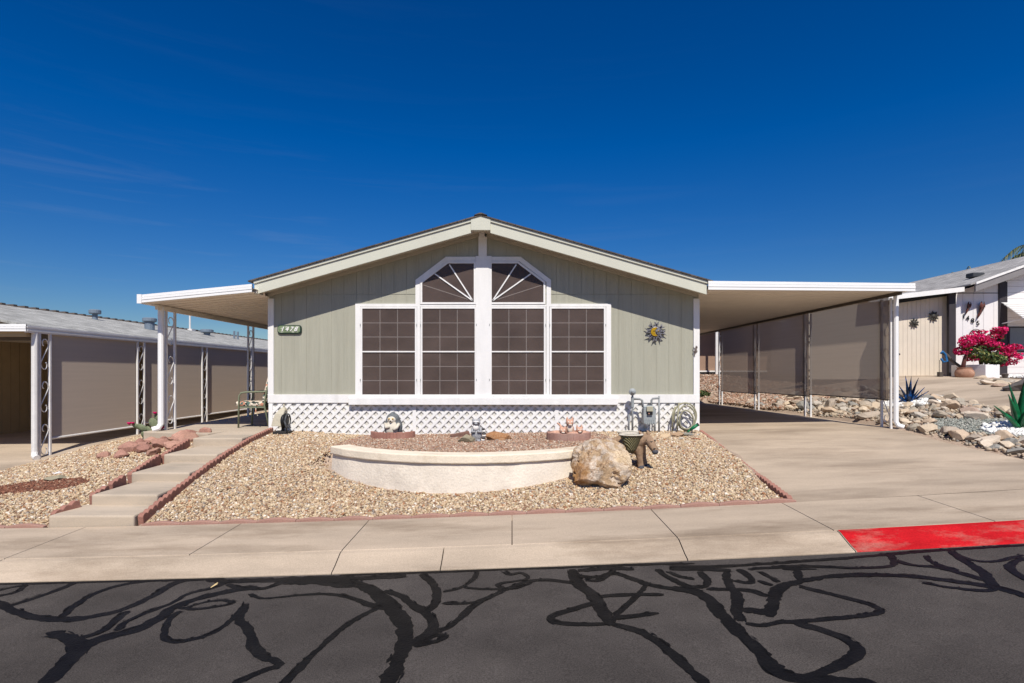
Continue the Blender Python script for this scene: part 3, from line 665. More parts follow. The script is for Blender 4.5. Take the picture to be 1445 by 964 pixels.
# ------------------------------------------------------------------ gravel (uncountable)
def ico():
    bm = bmesh.new(); bmesh.ops.create_icosphere(bm, subdivisions=1, radius=1); v = np.array([q.co[:] for q in bm.verts]); f = np.array([[l.index for l in q.verts] for q in bm.faces]); bm.free(); return v, f
IV, IF = ico()
PAL = [((214,194,160),5),((188,160,124),4),((196,170,140),4.5),((150,118,94),2.6),((162,150,138),1.6),((230,218,200),1.8),((168,120,86),1.3),((204,180,150),5)]
def pebbles(name, pts, palette, rmin, rmax, dark=1.0, sink=.35, seed=1, origin=(0,0,0), amount=.18, soft=True):
    rg = np.random.default_rng(seed); n = len(pts); P = np.array(pts)
    var = [IV*(1+rg.uniform(-.22,.22,(12,1))) for _ in range(10)]
    base = np.stack(var)[rg.integers(0, 10, n)]
    r = rg.uniform(rmin, rmax, n)*rg.uniform(.75, 1.25, n); sc_ = np.stack([r*rg.uniform(1.0,1.35,n), r*rg.uniform(.75,1.0,n), r*rg.uniform(.5,.8,n)], 1)
    q = rg.normal(size=(n,4)); q[:, 1:3] *= .45; q /= np.linalg.norm(q, axis=1)[:, None]; w_, x, y, z = q.T
    Rm = np.stack([np.stack([1-2*(y*y+z*z),2*(x*y-z*w_),2*(x*z+y*w_)],1),np.stack([2*(x*y+z*w_),1-2*(x*x+z*z),2*(y*z-x*w_)],1),np.stack([2*(x*z-y*w_),2*(y*z+x*w_),1-2*(x*x+y*y)],1)],1)
    V = np.einsum('nij,nkj->nki', Rm, base*sc_[:, None]); P = P.copy(); P[:, 2] += r*sink+rg.uniform(0,.5,n)*r
    V = (V+P[:, None]-np.array(origin)).reshape(-1,3); Fa = (IF[None]+(np.arange(n)*12)[:, None, None]).reshape(-1)
    cols = np.array([lin(*c) for c, _ in palette]); wt = np.array([w for _, w in palette]); wt = wt/wt.sum()
    c = cols[rg.choice(len(cols), n, p=wt)]*rg.uniform(1-amount-.1,1+amount,(n,1))*dark
    me = bpy.data.meshes.new(name); me.vertices.add(len(V)); me.vertices.foreach_set('co', V.ravel())
    nf = n*20; me.loops.add(nf*3); me.loops.foreach_set('vertex_index', Fa.astype(np.int32)); me.polygons.add(nf)
    me.polygons.foreach_set('loop_start', np.arange(0, nf*3, 3, dtype=np.int32)); me.update(calc_edges=True)
    at = me.attributes.new('tone', 'FLOAT_COLOR', 'POINT'); at.data.foreach_set('color', np.repeat(np.c_[c, np.ones(n)], 12, 0).astype(np.float32).ravel())
    me.materials.append(PEB); o = bpy.data.objects.new(name, me); col.objects.link(o); o.location = origin
    if soft: smooth_mesh(me)
    return tag(o, kind='stuff')
def scatter(n, x0, x1, y0, y1, ok, seed):
    rg = np.random.default_rng(seed); out = []
    for x, y in zip(rg.uniform(x0, x1, n), rg.uniform(y0, y1, n)):
        if ok(x, y): out.append((x, y, land(x, y)))
    return out
def wall_d(x, y): return math.hypot(x-WC.x, y-WC.y) - WR
def in_bed(x, y): return -2.9 < x < 1.75 and (wall_d(x, y) < -.1)
def ok_mid(x, y):
    if not (walk_r(y)+.10 < x < drive_xl(y)-.09): return False
    if -2.45 < x < 1.5 and -.24 < wall_d(x, y) < .035 and y < 8.2: return False
    return True
midp = scatter(98000, -4.3, 3.4, YB+.06, 10.08, ok_mid, 3)
tag(pebbles('gravel', [p for p in midp if not in_bed(p[0], p[1])], PAL, .009, .018, .88, seed=4), 'pale tan gravel covering the front yard between steps and driveway', 'gravel')
PAL2 = [((186,160,138),4),((160,128,104),4),((172,140,122),3),((132,104,84),2.5),((150,138,126),2),((206,190,170),1.5),((150,100,72),1.5)]
tag(pebbles('gravel', [p for p in midp if in_bed(p[0], p[1])], PAL2, .009, .0165, .98, seed=5), 'browner fine gravel inside the raised bed behind the curved wall', 'gravel')
def ok_left(x, y):
    i = sum(y >= q for q in SY)-1; return x < (SX0[max(0, i)]-.09 if y < 9.6 else -6.33) and not (x < -7.55 and False)
MC = hit(52, 687); 
def mulch(x, y): return ((x-MC[0])/.62)**2+((y-MC[1])/.27)**2 < 1+.4*mnoise.noise((x*4, y*4, 0))
lp = scatter(46000, -7.66, -4.75, YB+.06, 12.0, ok_left, 6)
tag(pebbles('gravel', [p for p in lp if not mulch(p[0], p[1])], PAL, .0095, .018, .90, seed=7), 'pale gravel bed left of the concrete steps', 'gravel')
PALM = [((126,80,60),4),((104,68,54),3),((146,100,78),2),((180,150,124),.8)]
ml = [p for p in scatter(16000, MC[0]-1.2, MC[0]+1.2, MC[1]-.5, MC[1]+.5, lambda x, y: mulch(x, y) and ok_left(x, y), 8)]
tag(pebbles('red_cinders', ml, PALM, .008, .016, .9, seed=9), 'patch of dark red cinders in the gravel left of the steps', 'gravel patch')
rp = scatter(9000, -7.6, -6.3, 12, 19, lambda x, y: True, 31)
tag(pebbles('gravel', rp, PAL, .012, .022, .93, seed=32), 'pale gravel strip between patio slab and the neighbour shades', 'gravel')
bp = scatter(9000, 3.5, 13, 19.4, 27.5, lambda x, y: True, 41)+scatter(9000, 6.7, 8.6, 14.2, 19.4, lambda x, y: True, 42)
tag(pebbles('gravel', bp, PAL2, .02, .04, .95, seed=43), 'brownish gravel bank beyond the far end of the carport', 'gravel')

# ------------------------------------------------------------------ seat wall
wall_ = thing('seat_wall', (WC.x, WC.y-WR, .2), 'long curved cream stucco seat wall with overhanging flat cap in the gravel', 'garden wall')
def arc_strip(b, r0, r1, z0, z1, r0b=None, n=40):
    a0 = math.atan2(PA.y-WC.y, PA.x-WC.x); a1 = math.atan2(PC.y-WC.y, PC.x-WC.x)
    if a1 < a0: a1 += 2*math.pi
    vs = []; r0b = r0b or r0
    for i in range(n+1):
        a = a0+(a1-a0)*i/n; c, s_ = math.cos(a), math.sin(a); j = mnoise.noise((a*9, z0*5, 2))*.008
        vs += [(WC.x+(r0b+j)*c, WC.y+(r0b+j)*s_, z0), (WC.x+(r0+j)*c, WC.y+(r0+j)*s_, z1+j*.4), (WC.x+r1*c, WC.y+r1*s_, z1+j*.4), (WC.x+r1*c, WC.y+r1*s_, z0)]
    fs = [(i*4+k, i*4+(k+1)%4, i*4+4+(k+1)%4, i*4+4+k) for i in range(n) for k in range(4)]+[(3,2,1,0),(n*4,n*4+1,n*4+2,n*4+3)]
    b.add(vs, fs)
b = MB(); arc_strip(b, WR-.03, WR-.22, .08, .512, WR+.015); b.build('wall_body', PLAS, wall_, bevel=.008)
b = MB(); arc_strip(b, WR+.005, WR-.27, .515, .618); b.build('cap', CAPM, wall_, bevel=.014)

# ------------------------------------------------------------------ rocks
def rock_mesh(name, seed, sub=3, cuts=9, nz=.10, flat=.75, depth=(.55,.9), jag=0):
    rg = random.Random(seed); bm = bmesh.new(); bmesh.ops.create_icosphere(bm, subdivisions=sub, radius=1)
    pl = []
    for _ in range(cuts):
        d = Vector((rg.uniform(-1,1), rg.uniform(-1,1), rg.uniform(-1,1))).normalized(); pl.append((d, rg.uniform(*depth)))
    for v in bm.verts:
        p = v.co.copy()
        for d, h in pl:
            t = p.dot(d)-h
            if t > 0: p -= d*t
        o = Vector((seed*3.1, seed*1.7, seed*.9))
        p += p.normalized()*(mnoise.noise(p*2.2+o)*nz + mnoise.noise(p*6+o)*nz*.35 + mnoise.noise(p*15+o)*nz*.15)
        if jag: p += p.normalized()*(-jag*max(0, mnoise.turbulence(p*2.6+o, 3, True)-.55))
        v.co = p*(1, 1, flat)[2] if False else Vector((p.x, p.y, p.z*flat))
    me = bpy.data.meshes.new(name); bm.to_mesh(me); bm.free(); return me
ROCKM = rand_mat('bank_stone', [lin(190,172,148), lin(170,156,138), lin(206,188,164), lin(164,154,138), lin(190,168,144), lin(168,154,138), lin(206,190,170), lin(146,142,134), lin(190,172,148), lin(172,150,134), lin(184,174,160)], var=.16, bump=.7, bscale=18)
LAVA = rand_mat('red_sandstone', [lin(168,126,110), lin(156,114,100), lin(180,138,120), lin(164,126,108)], var=.22, bump=.7, bscale=18)
RM = [rock_mesh('rock', 40+i, 2, 13, .07, random.Random(i).uniform(.5,.8), (.42,.82)) for i in range(16)]
for m in RM: m.materials.append(ROCKM)
LM = [rock_mesh('sandstone', 80+i, 2, 12, .10, .75, (.42,.82)) for i in range(6)]
for m in LM: m.materials.append(LAVA)
def put_rock(me, name, x, y, z, s, rz, label, group=None, tilt=(0, 0)):
    o = bpy.data.objects.new(name, me); col.objects.link(o); o.location = (x, y, z); o.scale = s if isinstance(s, tuple) else (s, s, s); o.rotation_euler = (tilt[0], tilt[1], rz)
    return tag(o, label, 'rock', group)
rg = random.Random(5); placed = []
def bank_edge_x(y):                          # rock bank: from the driveway edge to the neighbour's slope
    return interp(y, [bank[5][1], bank[4][1], bank[3][1], bank[2][1], bank[1][1], bank[0][1], 18], [bank[5][0], bank[4][0], bank[3][0], bank[2][0], bank[1][0], bank[0][0], 8])
G1 = hit(1372, 604); G2 = hit(1440, 611)
def grey_patch(x, y):
    px = CX+x/y*F; py = HY+(ZC-land(x, y))/y*F
    return py < 612+(px-1370)*.1 and py > 592 and px > 1312 and px < 1470
AG1 = hit(1283, 570); AG2 = hit(1440, 607)
tries = 0
while len(placed) < 285 and tries < 30000:
    tries += 1; y = 6.6+rg.random()**1.9*10.2; x = 6.80+rg.random()*max(.3, (bank_edge_x(y)-6.85) if y < 14.5 else 1.3)
    if y > 14.5 and rg.random() < .55: continue
    s = rg.choice([.08,.09,.10,.11,.12,.14,.16,.19,.23])*(1 if y > 8 else 1.0)
    if x-s*.8 < 6.73: x = 6.735+s*.75
    if grey_patch(x, y) or math.hypot(x-AG1[0], (y-AG1[1])*.8) < .42 or math.hypot(x-AG2[0], (y-AG2[1])) < .42: continue
    if any(math.hypot(x-a, y-b) < (s+c)*.62 for a, b, c in placed): continue
    if any(abs(x-6.67) < .12+s*.7 and abs(y-q) < .3 for q in PY): continue
    placed.append((x, y, s))
    put_rock(RM[len(placed) % 16], 'rock', x, y, land(x, y)+s*.30, (s*rg.uniform(.95,1.4), s*rg.uniform(.8,1.1), s*rg.uniform(.75,1.1)), rg.uniform(0, 6.28), 'rough pale stone in the loose rock bank along the right edge of the driveway', 'stones in the rock bank beside the driveway', (rg.uniform(-.3,.3), rg.uniform(-.3,.3)))
PALG = [((160,162,152),4),((140,144,136),3),((176,174,164),2)]
gp = scatter(26000, 6.9, 9.6, 6.6, 12.4, lambda x, y: grey_patch(x, y), 12)
tag(pebbles('gravel', gp, PALG, .012, .022, .85, seed=13), 'grey green gravel filling between the bank rocks', 'gravel')
RUB = [((190,172,148),4),((170,156,138),3),((198,184,164),3),((136,132,124),2),((172,146,124),2)]
rb = scatter(9000, 6.745, 9.8, 6.2, 14.5, lambda x, y: not grey_patch(x, y) and x < bank_edge_x(y)+.05, 51)
tag(pebbles('rubble', rb, RUB, .015, .036, .9, seed=52, soft=False), 'small broken stones filling the gaps between the bank rocks', 'rubble')
PALW = [((240,238,232),5),((225,222,216),3)]
for k, (A_, rr, nm) in enumerate(((AG1, .52, 'white pebbles around the blue metal agave'), (AG2, .46, 'white pebbles around the green metal agave'))):
    wp = scatter(1500, A_[0]-rr, A_[0]+rr, A_[1]-rr, A_[1]+rr, lambda x, y: math.hypot(x-A_[0], y-A_[1]) < rr, 14+k)
    tag(pebbles('white_pebbles', [(x, y, z+.015) for x, y, z in wp], PALW, .022, .036, .95, seed=16+k), nm, 'pebbles')
x, y, z = hit(1314, 571); o = put_rock(rock_mesh('dark_rock', 301, 3, 9, .1, .8), 'rock', x, y, z+.06, .11, .5, 'small black angular stone by the white pebbles of the blue agave'); o.data.materials.append(mat('dark_basalt', lin(62,56,54), .85))
# sandstone heap left of the top steps
lav_ = [(178,632,.17),(200,628,.19),(222,634,.15),(214,618,.22),(240,620,.20),(228,606,.0),(243,632,.16),(258,612,.17),(262,622,.19),(278,610,.20),(252,604,.16),(270,600,.0),(205,638,.11),(232,640,.1),(290,606,.13),(234,612,.18),(250,622,.17)]
rg = random.Random(9); la, lb = Vector(hit(184, 640)[:2]), Vector(hit(262, 622)[:2]); pile = []
for i in range(400):
    t = rg.random(); q = la+(lb-la)*t; x, y = q.x+rg.gauss(0, .14), q.y+rg.gauss(.08, .20); s = rg.choice([.10,.12,.14,.16,.18])
    if x > -4.98-s*.8 or len(pile) > 26 or any(math.hypot(x-a, y-b_) < (s+c_)*.60 for a, b_, c_ in pile): continue
    pile.append((x, y, s)); z = land(x, y)
    put_rock(LM[i % 6], 'sandstone_rock', x, y, z+s*.3, (s*.98, s*.78, s*.98), rg.uniform(0, 6.28), 'rough red sandstone rock in the heap beside the upper steps', 'red sandstone rocks heaped by the steps', (rg.uniform(-.3,.3), rg.uniform(-.3,.3)))
def lone(px, py, sx, sy, sz, label, c, seed, flat=.6, rz=0, tilt=(0,0), zz=.3, c2=None):
    x, y, z = hit(px, py); me = rock_mesh('lone_rock', seed, 3, 12, .09, flat, (.48,.85)); me.materials.append(mat('lone_stone', c, .85, .25, 14, .2, 120, .5, 40, c2=c2, c2lo=.45, c2hi=.62))
    return put_rock(me, 'rock', x, y+sy*.8, z+sz*zz, (sx, sy, sz), rz, label, None, tilt)
lone(75, 680, .16, .10, .10, 'long grey green flat rock lying on the dark red cinders', lin(150,142,120), 201, .5, .5)
lone(78, 671, .10, .06, .06, 'small white rock behind the flat rock on the cinders', lin(225,220,215), 202, .6)
lone(657, 626, .155, .12, .13, 'rounded grey and tan rock left of the raccoon statue', lin(140,132,112), 203, .75, .3, c2=lin(180,160,125))
lone(703, 623, .235, .15, .155, 'broad orange brown rock right of the raccoon statue', lin(150,104,66), 204, .72, .2, c2=lin(188,160,130))
o = MB(); x, y, z = hit(650, 618); o.box(x-.16, x+.16, y-.03, y+.035, z-.02, z+.09); ob = o.build('stone_slab', mat('brown_slab', lin(120,90,78), .9, .2, 8, .2), None, bevel=.018, origin=(x, y, z)); ob.rotation_euler = (0, R(-10), .2); tag(ob, 'reddish brown stone slab leaning behind the grey rock near raccoon', 'stone slab')
for args in [(941,619,.10,.08,.09,'pale cream squarish rock at the gas meter foot',lin(196,172,140),205),(957,618,.16,.10,.095,'tan rock lying under the garden hose',lin(168,140,112),206),(972,617,.16,.12,.10,'grey rock under the hose nozzle',lin(138,134,124),207),
  (963,621,.06,.05,.055,'small white rock in front of the grey rock',lin(190,182,168),208),(971,626,.085,.06,.05,'flat pale rock in front of the hose rocks',lin(182,170,152),209),(986,622,.13,.07,.05,'flat reddish brown rock beside the driveway edging',lin(164,112,84),210),
  (986,615,.10,.06,.035,'flat white and blue grey stone beneath the nozzle',lin(196,202,204),211)]: lone(*args)
for i, (px, py, s) in enumerate(((462,614,.07),(485,613,.09),(506,613,.07),(445,617,.05))):
    lone(px, py, s, s*.7, s*.8, ['small white stone against the lattice left of hedgehog planter','largest of the pale stones against the lattice base','pale stone nearest the hedgehog planter','tiny pale stone farthest from the hedgehog planter'][i], lin(205,195,180), 220+i, .7)
# the boulder
bx, by, bz = hit(852, 691)
me = rock_mesh('boulder', 511, 6, 20, .08, .90, (.64,.92), jag=.40)
bmat = mat('boulder_stone', lin(164,138,108), .9, .32, 4.5, .3, 40, 1.0, 11, c2=lin(190,176,160), c2amt=.8, c2lo=.46, c2hi=.55)
t = bmat.node_tree; vmn = next(n for n in t.nodes if n.type == 'VECT_MATH'); prev = vmn.inputs[0].links[0].from_socket
def spot(t, prev, centre, rad, colr, amt, soft=.35, nsc=5):       # a patch of another mineral at a fixed place on the stone
    tcn = next(n for n in t.nodes if n.type == 'TEX_COORD'); vd = N(t, 'ShaderNodeVectorMath', operation='DISTANCE'); vd.inputs[1].default_value = centre; t.links.new(tcn.outputs['Object'], vd.inputs[0])
    nn = N(t, 'ShaderNodeTexNoise'); nn.inputs['Scale'].default_value = nsc; nn.inputs['Detail'].default_value = 7; t.links.new(tcn.outputs['Object'], nn.inputs[0])
    ad = N(t, 'ShaderNodeMath', operation='MULTIPLY_ADD'); ad.inputs[1].default_value = rad*1.6; t.links.new(nn.outputs[0], ad.inputs[0]); t.links.new(vd.outputs['Value'], ad.inputs[2])
    r = N(t, 'ShaderNodeMapRange'); r.inputs[1].default_value = rad*1.8+soft*.5; r.inputs[2].default_value = rad*1.8-soft*.3; r.inputs[4].default_value = amt; t.links.new(ad.outputs[0], r.inputs[0])
    m = N(t, 'ShaderNodeMix', data_type='RGBA'); m.inputs[7].default_value = (*colr, 1); t.links.new(r.outputs[0], m.inputs[0]); t.links.new(prev, m.inputs[6]); return m.outputs[2]
prev = spot(t, prev, (-.95, -.3, .2), .42, lin(148,104,56), .8, .35, 9)
prev = spot(t, prev, (.25, -.5, -.75), .40, lin(150,104,70), .7, .4)
prev = spot(t, prev, (.5, -.6, .5), .35, lin(200,176,140), .7, .4)
vor = N(t, 'ShaderNodeTexVoronoi', feature='DISTANCE_TO_EDGE'); vor.inputs['Scale'].default_value = 1.9
tcn = next(n for n in t.nodes if n.type == 'TEX_COORD'); wn = N(t, 'ShaderNodeTexNoise'); wn.inputs['Scale'].default_value = 3.5; wn.inputs['Detail'].default_value = 5; t.links.new(tcn.outputs['Object'], wn.inputs[0])
wa = N(t, 'ShaderNodeVectorMath', operation='MULTIPLY_ADD'); wa.inputs[1].default_value = (.55,.55,.55); t.links.new(wn.outputs['Color'], wa.inputs[0]); t.links.new(tcn.outputs['Object'], wa.inputs[2]); t.links.new(wa.outputs[0], vor.inputs[0])
vr = N(t, 'ShaderNodeMapRange'); vr.inputs[1].default_value = .0; vr.inputs[2].default_value = .03; vr.inputs[3].default_value = .7; vr.inputs[4].default_value = 0; t.links.new(vor.outputs['Distance'], vr.inputs[0])
mxx = N(t, 'ShaderNodeMix', data_type='RGBA'); mxx.inputs[7].default_value = (*lin(112,80,56), 1); t.links.new(vr.outputs[0], mxx.inputs[0]); t.links.new(prev, mxx.inputs[6]); t.links.new(mxx.outputs[2], vmn.inputs[0])
me.materials.append(bmat)
put_rock(me, 'boulder', bx, by+.30, bz+.17, (.45, .42, .43), .35, 'big tan boulder with a rusty orange side at the curved wall end', None, (.05, -.12))

# ------------------------------------------------------------------ scalloped edging bricks
def edging_mesh(L=.30, n=3, h=.10, d=.05, name='edging_brick', m=BRICK):
    b = MB(); top = []; k = 6
    for i in range(n):
        for j in range(k+(1 if i == n-1 else 0)):
            u = (i+j/k)/n; top.append((-L/2+.003+u*(L-.006), h-.022+.022*math.sin(math.pi*min(1, j/k if j < k else 1))))
    poly = [(-L/2+.003, -.08), (L/2-.003, -.08)] + top[::-1]
    b.prism_y(poly, -d/2, d/2); o = b.build(name, m, bevel=.006); return o
proto = {}
def run(pts, label, group, m, n=3, L=.30, h=.10, key='a', sink=0.):
    P = [Vector(p) for p in pts]; seg = [(b_-a_).length for a_, b_ in zip(P[:-1], P[1:])]; tot = sum(seg); cnt = max(1, round(tot/L)); rr = random.Random(len(pts)+cnt)
    def at(s):
        for a_, b_, l in zip(P[:-1], P[1:], seg):
            if s <= l or b_ is P[-1]: return a_+(b_-a_)*min(1, s/l)
            s -= l
    for i in range(cnt):
        p, q = at(tot*i/cnt), at(tot*(i+1)/cnt); ax = (q-p).normalized(); up = Vector((0,0,1)); yv = up.cross(ax).normalized(); zv = ax.cross(yv)
        if key not in proto: proto[key] = edging_mesh(L, n, h, .055, m=m); o = proto[key]
        else: o = proto[key].copy(); col.objects.link(o)
        Mx = Matrix((ax, yv, zv)).transposed().to_4x4() @ Matrix.Rotation(rr.uniform(-.02,.02), 4, 'Z'); o.matrix_world = Matrix.Translation((p+q)/2+Vector((0,0,-sink+rr.uniform(-.006,.006)))) @ Mx
        tag(o, label, 'edging brick', group)
yy = np.linspace(YB+.05, 10.05, 12)
run([(walk_r(y)+.045, y, interp(y, [5.84,6.3,7.05,7.87,8.78,10.1], [.02,.10,.235,.355,.46,.53])-.005) for y in yy], 'scalloped terracotta edging brick stepping up along the right side of steps', 'scalloped edging bricks right of the steps', BRICK, key='a')
run([(drive_xl(y)-.035, y, drive_z(drive_xl(y), y)-.02) for y in yy], 'scalloped terracotta edging brick between gravel and driveway', 'scalloped edging bricks along the driveway', BRICK, key='a', sink=.02)
def sz(x): return S(x)+.12
run([(x, YB+.028, sz(x)-.042) for x in np.linspace(-3.80, 2.92, 12)], 'low faded edging brick between front yard gravel and sidewalk', 'low edging bricks along the sidewalk', BRICKF, n=1, L=.40, h=.085, key='b')
run([(x, YB+.028, sz(x)-.042) for x in np.linspace(-7.6, -4.80, 6)], 'low faded edging brick between sidewalk and left gravel bed', 'low edging bricks left of the steps', BRICKF, n=1, L=.40, h=.085, key='b')
for i in range(4):
    xa, xb = SX0[i]-.03, SX0[i+1]-.03; z0 = SZ[i]
    run([(xa, SY[i]+.03, z0-.10), (xb-.02, SY[i+1]-.02, z0+.02)], 'scalloped terracotta edging brick sloping along the left side of steps', 'scalloped edging bricks left of the steps', BRICK, key='a')
# ------------------------------------------------------------------ statues in the raised bed
GREYST = mat('grey_statue', lin(104,108,110), .85, .3, 40, .3, 150, .6, 60)
PALEST = mat('pale_statue', lin(206,198,182), .8, .12, 20, .1)
DARKST = mat('dark_statue', lin(46,44,44), .7)
EYEY = mat('yellow_eye', lin(196,160,80), .5)
x, y, z = hit(550, 621); y += .2; z = land(x, y)
def planter_ring(label, x, y, z, rx_, ry_, h, a0, a1, m):
    b = MB(); n = 22
    for i in range(n):
        t0, t1 = a0+(a1-a0)*i/n, a0+(a1-a0)*(i+1)/n; hh = h*(1-.07*(i % 3 == 0))
        q = lambda t, k: (x+rx_*k*math.cos(t), y+ry_*k*math.sin(t))
        b.prism_z([q(t0, 1), q(t1, 1), q(t1, .86), q(t0, .86)], z-.05, z+hh)
    o = b.build('planter_ring', m, None, origin=(x, y, z), bevel=.006); return tag(o, label, 'planter ring')
planter_ring('terracotta edging ring round the hedgehog statue', x, y+.05, z, .37, .24, .125, R(175), R(365), BRICK)
hx, hy, hz = x, y+.06, z+.03
hh_ = thing('hedgehog_statue', (hx, hy, hz), 'grey hedgehog garden statue with pale face and belly in terracotta ring', 'statue')
b = MB(); b.ell((hx, hy+.02, hz+.16), (.155, .125, .19)); b.ell((hx, hy, hz+.29), (.115, .10, .11)); b.ell((hx, hy-.02, hz+.38), (.04, .04, .035)); b.build('spines', GREYST, hh_, remesh=.010)
b = MB(); b.ell((hx-.01, hy-.075, hz+.14), (.105, .07, .14)); b.ell((hx-.01, hy-.075, hz+.285), (.075, .055, .06)); b.ell((hx-.01, hy-.125, hz+.265), (.032, .035, .024)); b.ell((hx-.05,hy-.09,hz+.02),(.045,.06,.03)); b.ell((hx+.04,hy-.09,hz+.02),(.045,.06,.03)); b.build('face_and_belly', PALEST, hh_, remesh=.009)
for sx_ in (-1, 1):
    b = MB(); b.tube([(hx+sx_*.11, hy-.07, hz+.22), (hx+sx_*.085, hy-.13, hz+.16), (hx+sx_*.035, hy-.145, hz+.155+sx_*-.03)], [.028, .026, .03], 8); b.build('arm', PALEST, hh_, smooth=True)
    b = MB(); b.ell((hx-.01+sx_*.03, hy-.128, hz+.305), .015, 10, 6); b.build('eye', EYEY, hh_, smooth=True)
b = MB(); b.ell((hx-.01, hy-.16, hz+.272), (.016, .012, .011), 10, 6); b.build('nose', DARKST, hh_, smooth=True)
# raccoon
x, y, z = hit(672, 625); y += .1; z = land(x, y)
rc_ = thing('raccoon_statue', (x, y, z), 'small grey and white raccoon garden statue with striped tail', 'statue')
RG = mat('raccoon_grey', lin(150,150,152), .8, .3, 30, .2); RW = mat('raccoon_white', lin(225,220,214), .8, .08); RD = mat('raccoon_dark', lin(84,80,80), .8)
b = MB(); b.ell((x, y, z+.11), (.085, .075, .11)); b.ell((x, y, z+.21), (.065, .058, .07)); b.ell((x-.005, y-.01, z+.30), (.068, .06, .052)); b.ell((x-.005, y-.06, z+.288), (.028, .03, .022))
for s in (-1, 1): b.ell((x+s*.05-.005, y, z+.345), (.02, .014, .024)); b.ell((x+s*.04, y-.06, z+.02), (.03, .045, .022))
b.build('body', RG, rc_, remesh=.008)
b = MB(); b.ell((x-.012, y-.045, z+.225), (.045, .03, .045)); b.build('chest', RW, rc_, smooth=True)
b = MB(); b.ell((x-.005, y-.052, z+.318), (.045, .02, .014)); b.build('brow', RW, rc_, smooth=True)
for s in (-1, 1):
    b = MB(); b.ell((x-.005+s*.03, y-.064, z+.302), (.018, .010, .012), 10, 6); b.build('eye_patch', RD, rc_, smooth=True)
    b = MB(); b.tube([(x+s*.06, y-.02, z+.22), (x+s*.07, y-.06, z+.16), (x+s*.02, y-.085, z+.17)], [.022,.02,.018], 8); b.build('arm', RG, rc_, smooth=True)
for i in range(6):
    b = MB(); t = i/5; b.ell((x+.095+.02*math.sin(t*3), y+.02, z+.03+t*.17), (.034, .034, .019), 12, 6); b.build('tail_band', RD if i % 2 else RW, rc_, smooth=True)
b = MB(); b.lathe([(.10,0),(.10,.012),(.09,.018)], (x, y-.01, z-.004), 16); b.build('base', mat('tan_base', lin(170,130,90), .9), rc_)
# fox family in a faded ring
x, y, z = hit(805, 624); y += .28; z = land(x, y)
planter_ring('faded round terracotta edging ring holding the fox statue', x, y, z, .35, .27, .13, 0, 2*math.pi, BRICKF)
fx = thing('fox_statue', (x, y, z+.02), 'pinkish tan statue of three little foxes inside the round ring', 'statue')
FO = mat('fox_terracotta', lin(192,150,128), .85, .25, 20, .2); FW = mat('fox_cream', lin(222,208,190), .85, .1)
def fox_head(b, w_, c, s=1.0):
    b.ell(c, (.055*s, .05*s, .048*s)); b.ell((c[0], c[1]-.05*s, c[2]-.012*s), (.024*s, .04*s, .02*s))
    for q in (-1, 1): b.lathe([(.022*s, 0), (.016*s, .03*s), (.003, .06*s)], (c[0]+q*.036*s, c[1], c[2]+.03*s), 8)
    w_.ell((c[0], c[1]-.062*s, c[2]-.022*s), (.026*s, .03*s, .015*s)); w_.ell((c[0]-.02*s, c[1]-.042*s, c[2]+.012*s), (.012*s,)*3, 8, 6); w_.ell((c[0]+.02*s, c[1]-.042*s, c[2]+.012*s), (.012*s,)*3, 8, 6)
b, wt = MB(), MB(); fox_head(b, wt, (x+.02, y+.02, z+.27), 1.15); b.ell((x+.02, y+.05, z+.14), (.075, .07, .12)); wt.ell((x+.02, y-.015, z+.18), (.045, .03, .07))
b.build('adult_fox', FO, fx, remesh=.008); wt.build('pale_fur', FW, fx, smooth=True)
b, wt = MB(), MB(); fox_head(b, wt, (x-.10, y-.09, z+.155), 1.0); b.ell((x-.19, y-.05, z+.10), (.12, .06, .06)); b.tube([(x-.10,y-.07,z+.19),(x-.15,y-.05,z+.25),(x-.19,y-.05,z+.275)],[.02,.02,.012],8); b.build('fox_cub', FO, fx, remesh=.008); wt.build('pale_fur', FW, fx, smooth=True)
b, wt = MB(), MB(); fox_head(b, wt, (x+.16, y-.08, z+.165), 1.0); b.ell((x+.21, y-.03, z+.10), (.11, .06, .06)); b.build('fox_cub', FO, fx, remesh=.008); wt.build('pale_fur', FW, fx, smooth=True)
b = MB(); b.ell((x+.06, y-.10, z+.10), (.10, .06, .045)); b.build('fox_back', FO, fx, smooth=True)

# ------------------------------------------------------------------ burro statue with basket
x, y, z = hit(905, 664)
dk = thing('burro_statue', (x, y, z), 'weathered brown burro statue carrying a wicker basket behind the boulder', 'statue')
DKM = mat('burro_brown', lin(150,124,100), .9, .3, 14, .25, 120, .5, 40, c2=lin(110,88,72), c2lo=.48, c2hi=.62); HOOF = mat('hoof_grey', lin(72,72,78), .7)
b = MB()
b.tube([(x-.30, y+.24, z+.30), (x-.18, y+.20, z+.32), (x-.08, y+.12, z+.31), (x-.02, y+.07, z+.305), (x+.015, y+.05, z+.31)], [.085, .115, .125, .12, .075], 12)
b.tube([(x-.03, y+.06, z+.34), (x+.03, y+.01, z+.39), (x+.075, y-.02, z+.395)], [.095, .08, .06], 12)
b.tube([(x+.065, y-.01, z+.41), (x+.10, y-.06, z+.36), (x+.135, y-.10, z+.28), (x+.142, y-.11, z+.25)], [.052, .062, .046, .038], 12)
b.tube([(x+.01, y+.05, z+.42), (x+.05, y+.02, z+.455)], [.03, .02], 8)
def leg(px_, py_, zz, dx): b.tube([(px_, py_, zz), (px_+dx*.3, py_-.005, zz*.0+z+.20), (px_+dx*.6, py_-.01, z+.13), (px_+dx, py_-.012, z+.02)], [.072, .052, .040, .042], 10)
leg(x-.03, y+.04, z+.28, .03); leg(x+.02, y+.13, z+.28, .055); leg(x-.27, y+.17, z+.29, -.02); leg(x-.23, y+.30, z+.29, .0)
b.build('body', DKM, dk, remesh=.012)
